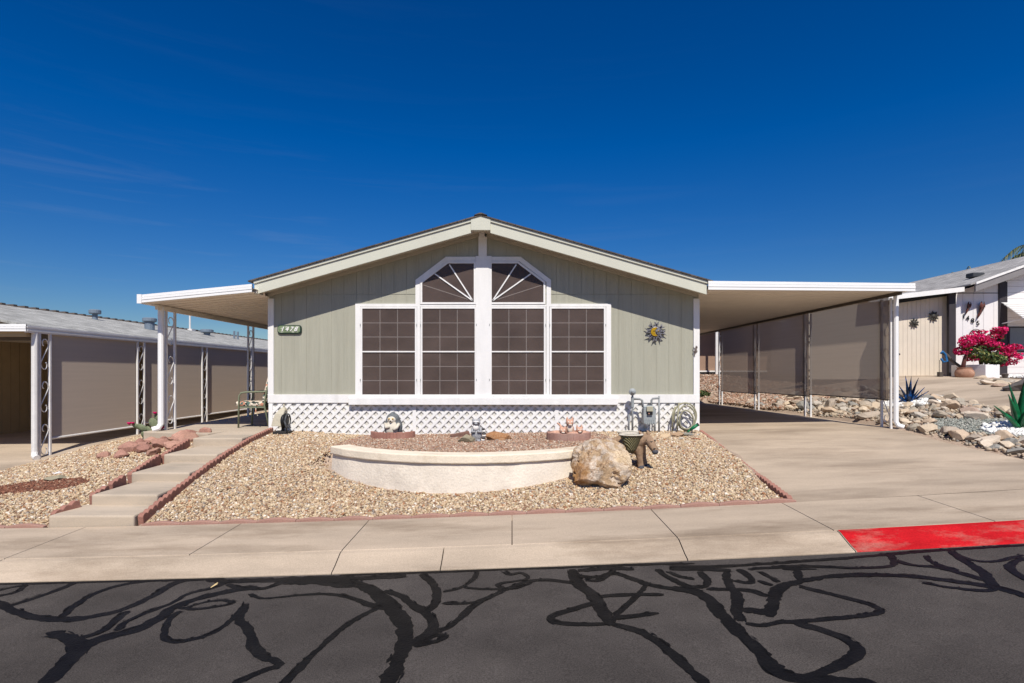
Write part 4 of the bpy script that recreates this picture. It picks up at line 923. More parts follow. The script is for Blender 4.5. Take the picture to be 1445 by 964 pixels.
for s in (-1, 1):
    b = MB(); b.tube([(x+.06+s*.03, y+.01, z+.43), (x+.045+s*.055, y+.03, z+.465), (x+.03+s*.055, y+.05, z+.50)], [.018, .025, .006], 8, .6); b.build('ear', DKM, dk, smooth=True)
for px_, py_, dx in ((x-.03, y+.04, .03), (x+.02, y+.13, .055), (x-.27, y+.17, -.02), (x-.23, y+.30, 0)):
    b = MB(); b.tube([(px_+dx, py_-.02, z-.01), (px_+dx, py_-.018, z+.055)], [.047, .035], 10); b.build('hoof', HOOF, dk, smooth=True)
b = MB(); b.ell((x+.144, y-.122, z+.245), (.040, .034, .032)); b.build('muzzle', HOOF, dk, smooth=True)
b = MB(); b.tube([(x+.035, y-.04, z+.40), (x+.10, y-.122, z+.37), (x+.15, y-.08, z+.38)], .007, 6); b.tube([(x+.09,y-.10,z+.27),(x+.13,y-.148,z+.29),(x+.18,y-.10,z+.29)], .007, 6); b.build('bridle', DARKST, dk, smooth=True)
for s in (-1, 1):
    b = MB(); b.ell((x+.10+s*.05, y-.085-.01*s, z+.385), .010, 8, 6); b.build('eye', DARKST, dk, smooth=True)
BASK = mat('green_wicker', lin(134,126,92), .9, .15, 20, .15)
t = BASK.node_tree; tcn = next(n for n in t.nodes if n.type == 'TEX_COORD'); ck = N(t, 'ShaderNodeTexWave'); ck.inputs['Scale'].default_value = 26; ck.inputs['Distortion'].default_value = 2; ck.bands_direction = 'DIAGONAL'; t.links.new(tcn.outputs['Object'], ck.inputs[0])
bp_ = N(t, 'ShaderNodeBump'); bp_.inputs['Strength'].default_value = 1; bp_.inputs['Distance'].default_value = .02; t.links.new(ck.outputs[0], bp_.inputs['Height']); t.links.new(bp_.outputs[0], t.nodes['Principled BSDF'].inputs['Normal'])
def basket(cx, cy, nm):
    b = MB(); n = 20; vs = []
    prof = [(.03, z+.22), (.06, z+.27), (.095, z+.35), (.125, z+.44), (.132, z+.45), (.118, z+.445), (.10, z+.38), (.03, z+.30)]
    for r_, zz in prof:
        for k in range(n):
            a = 2*math.pi*k/n; vs.append((cx+r_*1.12*math.cos(a), cy+r_*.72*math.sin(a), zz))
    b.add(vs, [(i*n+k, i*n+(k+1)%n, (i+1)*n+(k+1)%n, (i+1)*n+k) for i in range(len(prof)-1) for k in range(n)]+[tuple(range(n-1,-1,-1)), tuple((len(prof)-1)*n+k for k in range(n))])
    o = b.build('basket', BASK, dk, smooth=True); r = MB(); r.tube([(cx+.148*math.cos(2*math.pi*k/20), cy+.095*math.sin(2*math.pi*k/20), z+.45) for k in range(21)], .011, 6); r.build('rim', PALEST, o, smooth=True)
basket(x-.135, y-.02, 0); basket(x-.10, y+.32, 1)

# ------------------------------------------------------------------ gas meter, hose
Yg = 9.90
def GX(px): return X_(px, Yg)
def GZ(py): return Z_(py, Yg)
gm_ = thing('gas_meter', (GX(912), Yg, .52), 'grey gas meter with pipes and round regulator before the lattice skirt', 'gas meter')
b = MB(); b.tube([(GX(892.5), Yg, .5), (GX(892.5), Yg, GZ(552))], .017, 10); b.tube([(GX(893), Yg, GZ(563)), (GX(902), Yg-.01, GZ(563)), (GX(906), Yg-.01, GZ(565)), (GX(907), Yg-.01, GZ(575))], .020, 10)
b.tube([(GX(930), Yg, .50), (GX(930), Yg, GZ(559))], .016, 10); b.tube([(GX(930), Yg, GZ(562)), (GX(921), Yg-.01, GZ(562.5)), (GX(919), Yg-.01, GZ(565)), (GX(919), Yg-.01, GZ(575))], .018, 10)
b.tube([(GX(925.5), Yg+.06, .48), (GX(925.5), Yg+.06, GZ(585))], .014, 8)
b.build('pipe', PIPE, gm_, smooth=True)
b = MB(); b.lathe([(.022,-.06),(.03,-.035),(.058,-.016),(.062,-.008),(.062,.008),(.04,.03)], (GX(892), Yg-.02, GZ(553)), 20, 'y'); b.lathe([(.02,-.075),(.022,-.05)], (GX(892), Yg-.02, GZ(553)), 12, 'y'); b.tube([(GX(892.5), Yg, GZ(560)), (GX(892.5), Yg, GZ(575))], .028, 8); b.build('regulator', METER, gm_, bevel=.004)
b = MB(); Mx = GX(914.5); b.prism_y([(Mx-.095,GZ(576)),(Mx+.095,GZ(576)),(Mx+.105,GZ(583)),(Mx+.105,GZ(590)),(Mx+.095,GZ(597)),(Mx+.06,GZ(598.5)),(Mx-.06,GZ(598.5)),(Mx-.095,GZ(597)),(Mx-.105,GZ(590)),(Mx-.105,GZ(583))], Yg-.11, Yg+.05)
for i in range(5): b.box(Mx-.08+i*.035, Mx-.066+i*.035, Yg-.122, Yg-.112, GZ(597), GZ(591))
b.tube([(Mx-.09, Yg-.03, GZ(574.5)), (Mx+.09, Yg-.03, GZ(574.5))], .03, 8)
b.build('meter_body', METER, gm_, bevel=.012)
b = MB(); b.box(Mx-.055, Mx+.05, Yg-.15, Yg-.112, GZ(580), GZ(573)); ib = b.build('index_cover', mat('cream_plastic', lin(176,172,150), .5), gm_, bevel=.006)
b = MB(); b.box(Mx-.045, Mx+.045, Yg-.145, Yg-.112, GZ(584.5), GZ(580.3)); b.build('dial_window', BLACK, gm_)
b = MB(); b.box(Mx-.03, Mx-.005, Yg-.148, Yg-.1455, GZ(583.6), GZ(582)); b.build('red_tag', BRICK, gm_)
b = MB(); b.tube([(GX(888), Yg+.02, .5), (GX(888), Yg+.02, GZ(585))], .012, 8); b.build('riser_pipe', PIPE, gm_, smooth=True)
Yh = 9.98
hs_ = thing('garden_hose', (X_(966, Yh), Yh, .55), 'coiled beige garden hose hanging on the lattice skirt', 'garden hose')
HOSE = mat('beige_hose', lin(150,146,122), .55, .1, 10)
b = MB(); pts = []
for i in range(110):
    t = i/109*2.9; a = R(-160)-t*2*math.pi; rx_ = .205-.03*t+.02*math.sin(t*5); rz_ = .255-.035*t+.02*math.cos(t*4)
    pts.append((X_(966.5, Yh)+.012*math.sin(t*7)+rx_*math.cos(a)-.0*t, Yh-.02-.028*t, Z_(588.5, Yh)+rz_*math.sin(a)-.015*t))
b.tube(pts, .0145, 8)
b.tube([(X_(952, Yh), Yh-.03, Z_(574, Yh)), (X_(947.5, Yh), Yh-.05, Z_(585, Yh)), (X_(947.5, Yh), Yh-.06, Z_(608, Yh))], .014, 8)
b.tube([(X_(957, Yh), Yh-.05, Z_(568, Yh)), (X_(954, Yh), Yh-.08, Z_(590, Yh)), (X_(954, Yh), Yh-.07, Z_(607, Yh))], .014, 8)
b.build('coil', HOSE, hs_, smooth=True)
b = MB(); b.tube([(X_(966, Yh), Yh+.05, Z_(574, Yh)), (X_(966, Yh), Yh-.10, Z_(575, Yh)), (X_(966, Yh), Yh-.12, Z_(570, Yh))], .012, 8); b.build('hanger', IRON, hs_)
Yn = 9.75; GRN = mat('green_nozzle', lin(24,110,70), .4)
nz_ = thing('spray_nozzle', (X_(979, Yn), Yn, .6), 'green hose spray nozzle resting on the grey rock', 'hose nozzle')
b = MB(); b.tube([(X_(974, Yn), Yn, Z_(606.5, Yn)), (X_(978, Yn), Yn-.01, Z_(603.5, Yn)), (X_(983.5, Yn), Yn-.02, Z_(599.5, Yn))], [.020, .030, .026], 10); b.tube([(X_(974, Yn), Yn, Z_(606.5, Yn)), (X_(970, Yn), Yn+.05, Z_(612, Yn))], .016, 8); b.build('body', GRN, nz_, smooth=True)
b = MB(); b.tube([(X_(983.5, Yn), Yn-.02, Z_(599.5, Yn)), (X_(985, Yn), Yn-.02, Z_(598.4, Yn))], .029, 10); b.build('tip', BLACK, nz_)

# ------------------------------------------------------------------ hooded reel by the left corner
x, y, z = X_(398, 9.8), 9.8, mid_land(-3.9, 9.8)
rl = thing('hose_reel', (x, y, z), 'dark hose reel under a pale beige hood at the white corner post', 'hose reel')
HOOD = mat('beige_hood', lin(186,178,158), .85, .1, 10)
b = MB()
def ring(cx, hw_, yy0, yy1, zz): return [(cx-hw_, yy0, zz), (cx+hw_, yy0, zz), (cx+hw_, yy1, zz), (cx-hw_, yy1, zz)]
rows = [ring(x-.055, .085, y-.13, y+.11, z+.15), ring(x-.035, .085, y-.12, y+.11, z+.26), ring(x-.01, .075, y-.10, y+.10, z+.36), ring(x+.015, .055, y-.06, y+.08, z+.42), ring(x+.025, .022, y-.01, y+.05, z+.47)]
vs = [p for r_ in rows for p in r_]; b.add(vs, [(i*4+k, i*4+(k+1)%4, i*4+4+(k+1)%4, i*4+4+k) for i in range(4) for k in range(4)]+[(16,17,18,19)]); b.build('hood', HOOD, rl, bevel=.02, smooth=False)
b = MB(); b.ell((x+.055, y-.02, z+.24), (.055, .14, .13), 18, 12); b.build('reel_drum', BLACK, rl, smooth=True)
b = MB(); b.tube([(x+.115, y-.04+.115*math.cos(a), z+.24+.115*math.sin(a)) for a in [i*math.pi/9 for i in range(19)]], .012, 6); b.tube([(x+.10,y-.15,z+.25),(x+.13,y-.16,z+.16),(x+.13,y-.13,z+.08)], .015, 6); b.build('hose_loop', mat('dark_hose', lin(70,72,74), .5), rl, smooth=True)
b = MB(); b.box(x-.12, x+.14, y-.11, y+.10, z-.01, z+.06); b.tube([(x+.03, y-.03, z+.06), (x+.03, y-.03, z+.16)], .03, 8); b.build('stand', DARKST, rl, bevel=.01)
b = MB(); b.tube([(x+.025, y+.02, z+.46), (x+.02, y+.02, z+.52)], [.018, .01], 8); b.build('peak_knob', HOOD, rl, smooth=True)

# ------------------------------------------------------------------ patio chair
chx, chy, chz = -4.72, 10.65, .585
ch = thing('patio_chair', (chx, chy, chz), 'green metal patio chair with floral cushions on the patio behind the corner', 'chair')
CHM = mat('sage_metal', lin(120,126,104), .5, .1); w_ = .27
CUSH = attr = mat('floral_cushion', lin(196,182,160), .9, .1, 10, .1)
t = CUSH.node_tree; vm = next(n for n in t.nodes if n.type == 'VECT_MATH'); tcn = next(n for n in t.nodes if n.type == 'TEX_COORD'); vo = N(t, 'ShaderNodeTexVoronoi'); vo.inputs['Scale'].default_value = 30; t.links.new(tcn.outputs['Object'], vo.inputs[0])
sp_ = N(t, 'ShaderNodeSeparateColor'); t.links.new(vo.outputs['Color'], sp_.inputs[0]); rp_ = N(t, 'ShaderNodeValToRGB'); rp_.color_ramp.interpolation = 'CONSTANT'; e = rp_.color_ramp.elements
for q in (.35, .55, .75): e.new(q)
for i, (p_, c_) in enumerate(((0, (40,52,48)), (.22, (206,192,172)), (.5, (196,138,112)), (.68, (84,108,100)), (.85, (220,208,190)))): e[i].position = p_; e[i].color = (*lin(*c_), 1)
t.links.new(sp_.outputs[0], rp_.inputs[0]); t.links.new(rp_.outputs[0], vm.inputs[0])
for s in (-1, 1):
    yy_ = chy+s*w_
    b = MB(); b.tube([(chx-.27, yy_, chz), (chx-.26, yy_, chz+.58), (chx-.22, yy_, chz+.635), (chx-.10, yy_, chz+.65), (chx+.18, yy_, chz+.655), (chx+.24, yy_, chz+.66)], .017, 8); b.build('front_leg', CHM, ch, smooth=True)
    b = MB(); b.tube([(chx+.29, yy_, chz), (chx+.20, yy_, chz+.42), (chx+.24, yy_, chz+.66), (chx+.36, yy_, chz+1.02)], .017, 8); b.build('rear_leg', CHM, ch, smooth=True)
b = MB(); b.box(chx-.27, chx+.2, chy-w_, chy+w_, chz+.36, chz+.385); b.build('seat_frame', CHM, ch)
b = MB(); b.box(chx-.34, chx+.20, chy-w_+.01, chy+w_-.01, chz+.385, chz+.48); b.build('seat_cushion', CUSH, ch, bevel=.035)
b = MB(); b.prism_y([(chx+.13, chz+.46), (chx+.24, chz+.46), (chx+.40, chz+1.08), (chx+.29, chz+1.10)], chy-w_+.01, chy+w_-.01); b.build('back_cushion', CUSH, ch, bevel=.035)
b = MB(); b.tube([(chx+.05, chy-w_-.005, chz+.42), (chx+.06, chy-w_-.03, chz+.30), (chx+.09, chy-w_-.02, chz+.22)], .009, 6); b.build('cushion_tie', CUSH, ch)

# ------------------------------------------------------------------ number sign, sun plaque, gecko
def text(name, s, size, x, y, z, m, parent, shear=0., ext=.004, rot=None, sp=1.0):
    c = bpy.data.curves.new(name, 'FONT'); c.body = s; c.size = size; c.extrude = ext; c.align_x = 'CENTER'; c.align_y = 'CENTER'; c.shear = shear; c.space_character = sp; c.offset = .0025; c.resolution_u = 3
    o = bpy.data.objects.new(name, c); col.objects.link(o); c.materials.append(m); o.rotation_euler = (R(90), 0, 0) if rot is None else rot
    bpy.context.view_layer.update(); me = bpy.data.meshes.new_from_object(o.evaluated_get(bpy.context.evaluated_depsgraph_get())); bpy.data.objects.remove(o)
    o = bpy.data.objects.new(name, me); col.objects.link(o); o.rotation_euler = (R(90), 0, 0)
    if parent is not None: o.parent = parent; o.location = Vector((x, y, z))-parent.location
    else: o.location = (x, y, z)
    return o
sgx, sgz = X_(409.3), Z_(465.2)
sg = thing('number_sign', (sgx, YW-.02, sgz), 'green house number plaque reading 1478 on the sage wall', 'sign')
GRS = mat('sign_green', lin(112,128,98), .7, .35, 18, .1, c2=lin(190,192,176), c2lo=.5, c2hi=.62, c2amt=.8); DKG = mat('sign_dark_green', lin(34,52,42), .6)
def rrect(cx, cz, w_, h, r, n=5):
    P = []
    for qx, qz, a0 in ((1,1,0),(-1,1,90),(-1,-1,180),(1,-1,270)):
        for i in range(n+1):
            a = R(a0+90*i/n); P.append((cx+qx*(w_-r)+r*math.cos(a), cz+qz*(h-r)+r*math.sin(a)))
    return P
b = MB(); b.prism_y(rrect(sgx, sgz, .215, .078, .05), YW-.03, YW-.006); b.build('back_board', DKG, sg, bevel=.006)
b = MB(); b.prism_y(rrect(sgx-.006, sgz+.004, .195, .060, .04), YW-.037, YW-.031); b.build('face', GRS, sg)
text('digits', '1478', .108, sgx-.006, YW-.042, sgz+.004, WHITE, sg, .35, sp=1.45)
snx, snz = X_(924.5), Z_(468.5)
sp0 = thing('sun_plaque', (snx, YW-.01, snz), 'silver and gold sun and moon face plaque on the sage wall', 'wall plaque')
SILV = mat('pewter', lin(120,118,122), .45, .5, 30, .3, metal=.4, c2=lin(40,38,38), c2lo=.5, c2hi=.6); GOLD = mat('gold_glass', lin(176,138,24), .3, .2, 30, metal=.2)
for i in range(16):
    a = i/16*2*math.pi+.1; L = .212 if i % 2 else .18; b = MB(); d = Vector((math.cos(a), math.sin(a))); p = Vector((-d.y, d.x)); sw_ = .018 if i % 2 else -.018
    pts = [Vector((snx, snz))+d*.088+p*.028, Vector((snx, snz))+d*.13+p*(.022+sw_), Vector((snx, snz))+d*.17+p*(.008+sw_*.2), Vector((snx, snz))+d*L-p*sw_*.4, Vector((snx, snz))+d*.165-p*(.012-sw_*.4), Vector((snx, snz))+d*.125-p*(.018-sw_), Vector((snx, snz))+d*.088-p*.028]
    b.prism_y([tuple(q) for q in pts], YW-.045, YW-.033); b.build('ray', SILV, sp0, bevel=.003)
b = MB(); b.lathe([(.1,.0),(.1,-.02),(.085,-.03),(.02,-.034)], (snx, YW-.02, snz), 28, 'y'); b.build('disc', SILV, sp0, smooth=True)
b = MB(); b.prism_y([(snx-.012+.078*math.cos(R(a)), snz+.078*math.sin(R(a))) for a in range(60, 301, 12)]+[(snx+.02+.035*math.cos(R(a)), snz+.06*math.sin(R(a))) for a in range(270, 90, -20)], YW-.062, YW-.05); b.build('gold_half', GOLD, sp0)
b = MB(); b.ell((snx+.012, YW-.06, snz), (.012, .018, .03), 10, 8); b.ell((snx+.03, YW-.055, snz-.04), (.02, .01, .006), 8, 6); b.build('nose_and_mouth', SILV, sp0, smooth=True)
for dx in (-.035, .045):
    b = MB(); b.ell((snx+dx, YW-.062, snz+.012), (.016, .008, .008), 8, 6); b.build('eye', DARKST if dx < 0 else GOLD, sp0, smooth=True)
gk = MB(); gx_, gz_ = X_(980.3), Z_(494.5); gk.ell((gx_, YW-.045, gz_-.01), (.022, .012, .055), 10, 8, Matrix.Rotation(.25, 3, 'Y')); gk.ell((gx_+.018, YW-.045, gz_+.06), (.016, .012, .02), 10, 8); gk.tube([(gx_-.012,YW-.042,gz_-.05),(gx_-.02,YW-.042,gz_-.09),(gx_-.005,YW-.042,gz_-.11)],[.01,.007,.003],6)
for s in (-1, 1):
    for dz in (.03, -.035): gk.tube([(gx_+dz*.2, YW-.042, gz_+dz), (gx_+s*.03, YW-.042, gz_+dz+.012), (gx_+s*.036, YW-.038, gz_+dz+.028)], .006, 6)
tag(gk.build('gecko_ornament', mat('bronze', lin(110,98,92), .5, .3, 40, metal=.3), None, smooth=True, origin=(gx_, YW-.04, gz_)), 'small dark gecko ornament on the right white corner post', 'ornament')

# ------------------------------------------------------------------ metal agaves
def agave(x, y, z, h, label, m, spec, seed):
    b = MB(); rr = random.Random(seed)
    for i, (az, lean, L, wd) in enumerate(spec):
        d = Vector((math.cos(R(az)), math.sin(R(az)), 0)); side = Vector((-d.y, d.x, 0)); n = 8; vs = []
        for k in range(n+1):
            t = k/n; out = math.sin(R(lean))*L*t*(.75+.25*t)*h; up = (math.cos(R(lean))*t+.05*t*t)*L*h
            wv = wd*h*(.55+1.6*t*(1-t))*(1-t**2.2) if t < 1 else 0.0
            c = Vector((x, y, z))+d*(.03+out)+Vector((0,0,up)); nrm = (Vector((0,0,1))*math.sin(R(lean))-d*math.cos(R(lean)))
            vs += [c-side*wv+nrm*wv*.45, c-nrm*.004, c+side*wv+nrm*wv*.45, c-nrm*.010]
        fs = []
        for k in range(n):
            o = 4*k; fs += [(o, o+1, o+5, o+4), (o+1, o+2, o+6, o+5), (o+2, o+3, o+7, o+6), (o+3, o, o+4, o+7)]
        b.add(vs, fs)
    o = b.build('metal_agave', m, None, origin=(x, y, z), smooth=True); return tag(o, label, 'garden ornament')
BLUE = mat('blue_metal', lin(12,30,56), .35, .5, 9, .1, spec=.6, c2=lin(10,84,158), c2lo=.5, c2hi=.6, c2amt=.9); GREEN = mat('green_metal', lin(10,84,48), .35, .5, 8, .1, spec=.6, c2=lin(12,134,84), c2lo=.48, c2hi=.62)
sp1 = [(a, l, L, .092) for a, l, L in ((100,6,1.0),(265,4,.98),(190,30,.78),(10,20,.98),(230,34,.62),(335,34,.72),(180,55,.72),(0,55,.8),(60,30,.7),(285,30,.6),(140,38,.6))]
agave(AG1[0], AG1[1], AG1[2]-.02, .58, 'dark blue metal agave sculpture on white pebbles by the carport post', BLUE, sp1, 1)
sp2 = [(a, l, L, .11) for a, l, L in ((170,10,1.0),(30,12,1.2),(200,26,.85),(340,24,1.0),(185,48,.78),(350,50,.85),(250,30,.6),(290,38,.6),(80,24,.8))]
agave(AG2[0], AG2[1], AG2[2]-.02, .72, 'green metal agave sculpture on white pebbles at the rock bank', GREEN, sp2, 2)

# ------------------------------------------------------------------ prickly pear by the left post
x, y = X_(213, 10.0), 10.0; z = land(x, y)+.02; PEAR = mat('cactus_green', lin(112,120,92), .8, .25, 12, .2, c2=lin(150,110,90), c2lo=.55, c2hi=.7); PINK = mat('magenta_petal', lin(206,12,98), .6, .15)
pp = thing('prickly_pear', (x, y, z), 'prickly pear cactus with magenta flowers at the foot of the patio post', 'cactus')
padm = MB(); fl = []
for dx, dz, w_, h, rt, dy in ((.03,.08,.09,.10,.1,0),(-.06,.12,.08,.09,-.5,.03),(.06,.24,.075,.10,.2,.02),(.14,.20,.07,.09,.5,-.02),(.0,.26,.07,.09,-.2,.05),(-.16,.18,.06,.10,-1.1,0),(-.27,.20,.055,.09,-1.2,.03),(.12,.08,.09,.08,.6,-.04),(-.10,.05,.07,.07,-.8,-.03),(.17,.32,.06,.08,.1,.04),(.08,.36,.06,.075,-.2,.03)):
    padm.ell((x+dx, y+dy, z+dz), (w_, .028, h), 14, 8, Matrix.Rotation(rt, 3, 'Y') @ Matrix.Rotation(random.uniform(-.6,.6), 3, 'Z'))
padm.build('pads', PEAR, pp, smooth=True)
for dx, dz, r_ in ((-.36,.245,.034),(-.30,.255,.026),(.09,.43,.030),(.18,.41,.028),(.19,.31,.026),(.21,.17,.036)):
    b = MB(); b.lathe([(.008,-.5*r_),(r_,.4*r_),(r_*1.15,.9*r_),(r_*.4,.7*r_)], (x+dx, y-.03, z+dz), 10); b.build('flower', PINK, pp, smooth=True)
lf = MB(); x, y, z = *on_road(304, 828), 0; z = S(x); lf.tube([(x-.01, y-.05, z+.012), (x+.005, y, z+.02), (x-.008, y+.05, z+.015)], [.004, .011, .003], 6, .4); tag(lf.build('dry_leaf', mat('dry_leaf', lin(205,180,130), .8), None, origin=(x, y, z)), 'small curled dry leaf lying on the asphalt near the kerb', 'leaf')
# ------------------------------------------------------------------ neighbour on the left
TANW = mat('tan_siding', lin(168,148,118), .85, .08, 3, .05)
def grooved(b, axis, c, a0, a1, z0, z1, pitch=.2, gap=.012, th=.03):
    a = a0
    while a < a1-.01:
        e = min(a+pitch-gap, a1)
        if axis == 'x': b.box(c-th, c, a, e, z0, z1)
        else: b.box(a, e, c-th if False else c, c+th, z0, z1)
        a += pitch
lh = thing('neighbour_house', (-11, 12, .1), 'tan neighbouring home on the left with a long low grey shingle roof', 'house')
RXL, RZL, EX, EZ = -11.4, 3.115, -7.868, 2.36
b = MB(); b.prism_y([(RXL,RZL),(EX,EZ),(EX,EZ-.04),(RXL,RZL-.04)], 9.26, 40); b.prism_y([(RXL,RZL),(RXL-6,RZL-1.25),(RXL-6,RZL-1.29),(RXL,RZL-.04)], 9.26, 40); ro = b.build('roof', SHINGG, lh)
b = MB(); b.prism_y([(RXL-.13,RZL-.02),(RXL,RZL+.02),(RXL+.13,RZL-.02),(RXL,RZL-.01)], 9.6, 40)
y = 9.6
while y < 40: b.box(RXL-.10, RXL+.10, y, y+.10, RZL-.01, RZL+.028); y += .3
b.build('ridge_cap', mat('ridge_brown', lin(98,88,80), .95), ro)
b = MB(); grooved(b, 'x', -10.95, 9.8, 36, .2, 2.5, .22); b.box(-16.5, -10.985, 9.8, 36, .05, 2.3); b.prism_y([(-16.5,2.18),(-7.95,2.18),(-7.95,2.36),(RXL,RZL-.06),(-16.5,2.2)], 9.30, 9.4); b.build('wall', TANW, lh)
lc = thing('neighbour_carport', (-7.88, 9.45, .15), 'long white edged carport with tan shade screens left of the steps', 'carport')
b = MB(); b.box(-7.90, -7.862, 9.22, 40, EZ-.12, EZ-.005); b.box(-7.87, -7.852, 9.22, 40, EZ-.10, EZ-.075); b.box(-7.87, -7.852, 9.22, 40, EZ-.045, EZ-.02); b.build('gutter', IRON, lc)
b = MB(); ribbed_fascia(b, -16, EZ+.02, EZ-.10, -7.86, EZ+.015, EZ-.105, 9.22, .02); b.build('front_fascia', ALUM, lc)
b = MB(); b.add([(-16, 9.24, EZ-.10), (-7.88, 9.24, EZ-.10), (-7.88, 40, EZ-.10), (-16, 40, EZ-.10)], [(0,1,2,3)]); b.build('ceiling_pan', ALUMU, lc)
b = MB(); b.box(-14, -7.95, 9.75, 9.82, EZ-.22, EZ-.105); b.build('dark_header_strip', DKIRON, lc)
ys_ = [9.49, 11.98, 14.48, 16.98, 19.48, 21.98, 24.5, 27.0]
for i, y in enumerate(ys_):
    iron_post(lc, -7.885, y, y+.22, .1, EZ-.10, IRON, zf=lambda x, y: left_land(-7.7, y))
    if i+1 < len(ys_):
        z0 = .46+.012*i+(.03 if i else 0); s = MB(); a_, e_ = y+.245, ys_[i+1]-.03; s.add([(-7.905, a_, z0), (-7.905, e_, z0), (-7.905, e_, EZ-.10), (-7.905, a_, EZ-.10)], [(0,1,2,3)]); so_ = s.build('shade_screen', LSCREEN, lc)
        q = MB(); q.tube([(-7.905, a_, z0), (-7.905, e_, z0)], .02, 8); q.build('bottom_rail', IRON, so_)
downspout(lc, -7.90, 9.42, .16, EZ-.10, .10, IRON, w=.048)
VENT = mat('galvanised', lin(112,124,136), .5, .15, 8)
def rz_at(x): return RZL-(x-RXL)*(RZL-EZ)/(EX-RXL)
def roof_pt(px, py):                                   # where the photograph's ray meets that roof plane
    Y = 9.7
    while Y < 40 and Z_(py, Y) > rz_at(X_(px, Y)): Y += .02
    return X_(px, Y), Y
def vent(px, py, h, r, cap, label, capm=None):
    x, y = roof_pt(px, py); z = rz_at(x)
    t = thing('roof_vent', (x, y, z), label, 'roof vent'); b = MB(); b.lathe([(r,-.1),(r,h)], (x, y, z), 14); b.build('pipe', VENT, t, smooth=False)
    if cap: b = MB(); b.lathe([(cap*.9,h-.02),(cap,h),(cap,h+.07),(cap*.8,h+.09)], (x, y, z), 16); b.build('cap', capm or VENT, t)
vent(134, 451, .16, .06, .135, 'mushroom capped metal vent nearest on the left neighbour roof')
vent(211, 465, .22, .12, .17, 'wide round metal vent with cap in the middle of left neighbour roof')
vent(292, 473, .10, .10, .2, 'low flat vent between the antenna and twin pipes on the left roof')
vent(330.5, 478, .28, .035, 0, 'first of the twin thin vent pipes far along the left roof'); vent(335.5, 479, .28, .035, 0, 'second thinner looking twin vent pipe farthest along the left roof')
x, y = roof_pt(268, 466); z = rz_at(x); an = thing('antenna', (x, y, z), 'thin pale antenna mast standing on the left neighbour roof', 'antenna')
b = MB(); b.tube([(x, y, z-.1), (x, y, z+.95)], .03, 8); b.box(x-.13, x+.13, y-.12, y+.12, z-.03, z+.04); b.build('mast', IRON, an)
b = MB()
for i in range(4): b.tube([(x, y, z+.55+i*.10), (x+.14, y, z+.55+i*.10)], .012, 6)
b.tube([(x-.22, y, z+.55), (x-.22, y, z+.85)], .010, 6); b.tube([(x+.30, y, z+.55), (x+.30, y, z+.85)], .010, 6); b.tube([(x-.22,y,z+.7),(x+.3,y,z+.7)], .008, 6); b.build('elements', VENT, an)

# ------------------------------------------------------------------ neighbour on the right
YN = 16.5
def NX(px, Y=YN): return X_(px, Y)
def NZ(py, Y=YN): return Z_(py, Y)
CRW = mat('cream_siding', lin(212,200,182), .85, .05, 3, .04); WHS = mat('white_siding', lin(226,222,220), .8, .04, 3, .03); DKT = mat('charcoal_trim', lin(58,54,58), .7, .1, 6)
rh = thing('neighbour_house', (NX(1400), YN, 1.48), 'white neighbouring home with charcoal trim and grey roof on the right', 'house')
zb = 1.40
def nroof(x): return NZ(406)+.36*(x-NX(1360))
b = MB(); x = NX(1344)
while x < NX(1414):
    e = min(x+.30, NX(1414)); b.prism_y([(x+.004,zb),(e-.004,zb),(e-.004,nroof(e)-.05),(x+.004,nroof(x)-.05)], YN, YN+.05); x += .30
b.prism_y([(NX(1343),zb),(21,zb),(21,nroof(16)-1.7),(16.2,nroof(16.2)-.08),(NX(1343),nroof(NX(1343))-.06)], YN+.02, YN+.2)
b.box(NX(1343), NX(1343)+.1, YN+.2, 30, 1.3, 4.0); b.build('wall', WHS, rh)
b = MB(); z = zb
while z < 4.9:
    f_ = lambda zz: min(max(NX(1419), NX(1360)+(zz+.08-NZ(406))/.36), 16.1)
    g_ = lambda zz: min(19, 16.2+(nroof(16.2)-zz-.08)/.36)
    b.prism_y([(f_(z),z),(g_(z),z),(g_(z+.172),z+.172),(f_(z+.172),z+.172)], YN-.012, YN+.018); z += .18
    if NX(1360)+(z+.26-NZ(406))/.36 > 16.1: break
b.build('lap_siding', WHS, rh)
b = MB(); b.box(NX(1338), NX(1347.5), YN-.04, YN+.06, zb, NZ(412)); b.box(NX(1408.5), NX(1420), YN-.04, YN+.018, zb, NZ(398)); b.build('corner_board', DKT, rh)
b = MB(); b.box(NX(1347.5), NX(1408.5), YN-.006, YN+.01, NZ(414.2), NZ(413.2)); b.build('seam', DKT, rh)
YF = 16.05
b = MB(); q = lambda x: nroof(x)+.03
a_, c_ = NX(1359), 16.2
b.prism_y([(a_,q(a_)),(c_,q(c_)),(c_,q(c_)-.20),(a_,q(a_)-.20)], YF, YF+.05); b.build('rake_board', mat('grey_trim', lin(128,124,124), .7), rh)
b = MB(); b.prism_y([(a_,q(a_)+.06),(c_,q(c_)+.06),(c_,q(c_)),(a_,q(a_))], YF-.03, YF+.05); b.build('white_drip_edge', WHITE, rh)
b = MB(); b.prism_y([(NX(1352),nroof(NX(1352))+.10),(16.2,nroof(16.2)+.10),(16.2,nroof(16.2)+.06),(NX(1352),nroof(NX(1352))+.06)], YF+.0, 32); b.prism_y([(16.2,nroof(16.2)+.10),(21,nroof(16.2)-1.63),(21,nroof(16.2)-1.67),(16.2,nroof(16.2)+.06)], YF, 32); ro = b.build('roof', SHINGR, rh)
b = MB(); b.add([(NX(1352), YF+.05, nroof(NX(1352))-.01), (16.2, YF+.05, nroof(16.2)-.01), (16.2, YN, nroof(16.2)-.01), (NX(1352), YN, nroof(NX(1352))-.01)], [(0,1,2,3)]); b.build('soffit', DKT, rh)
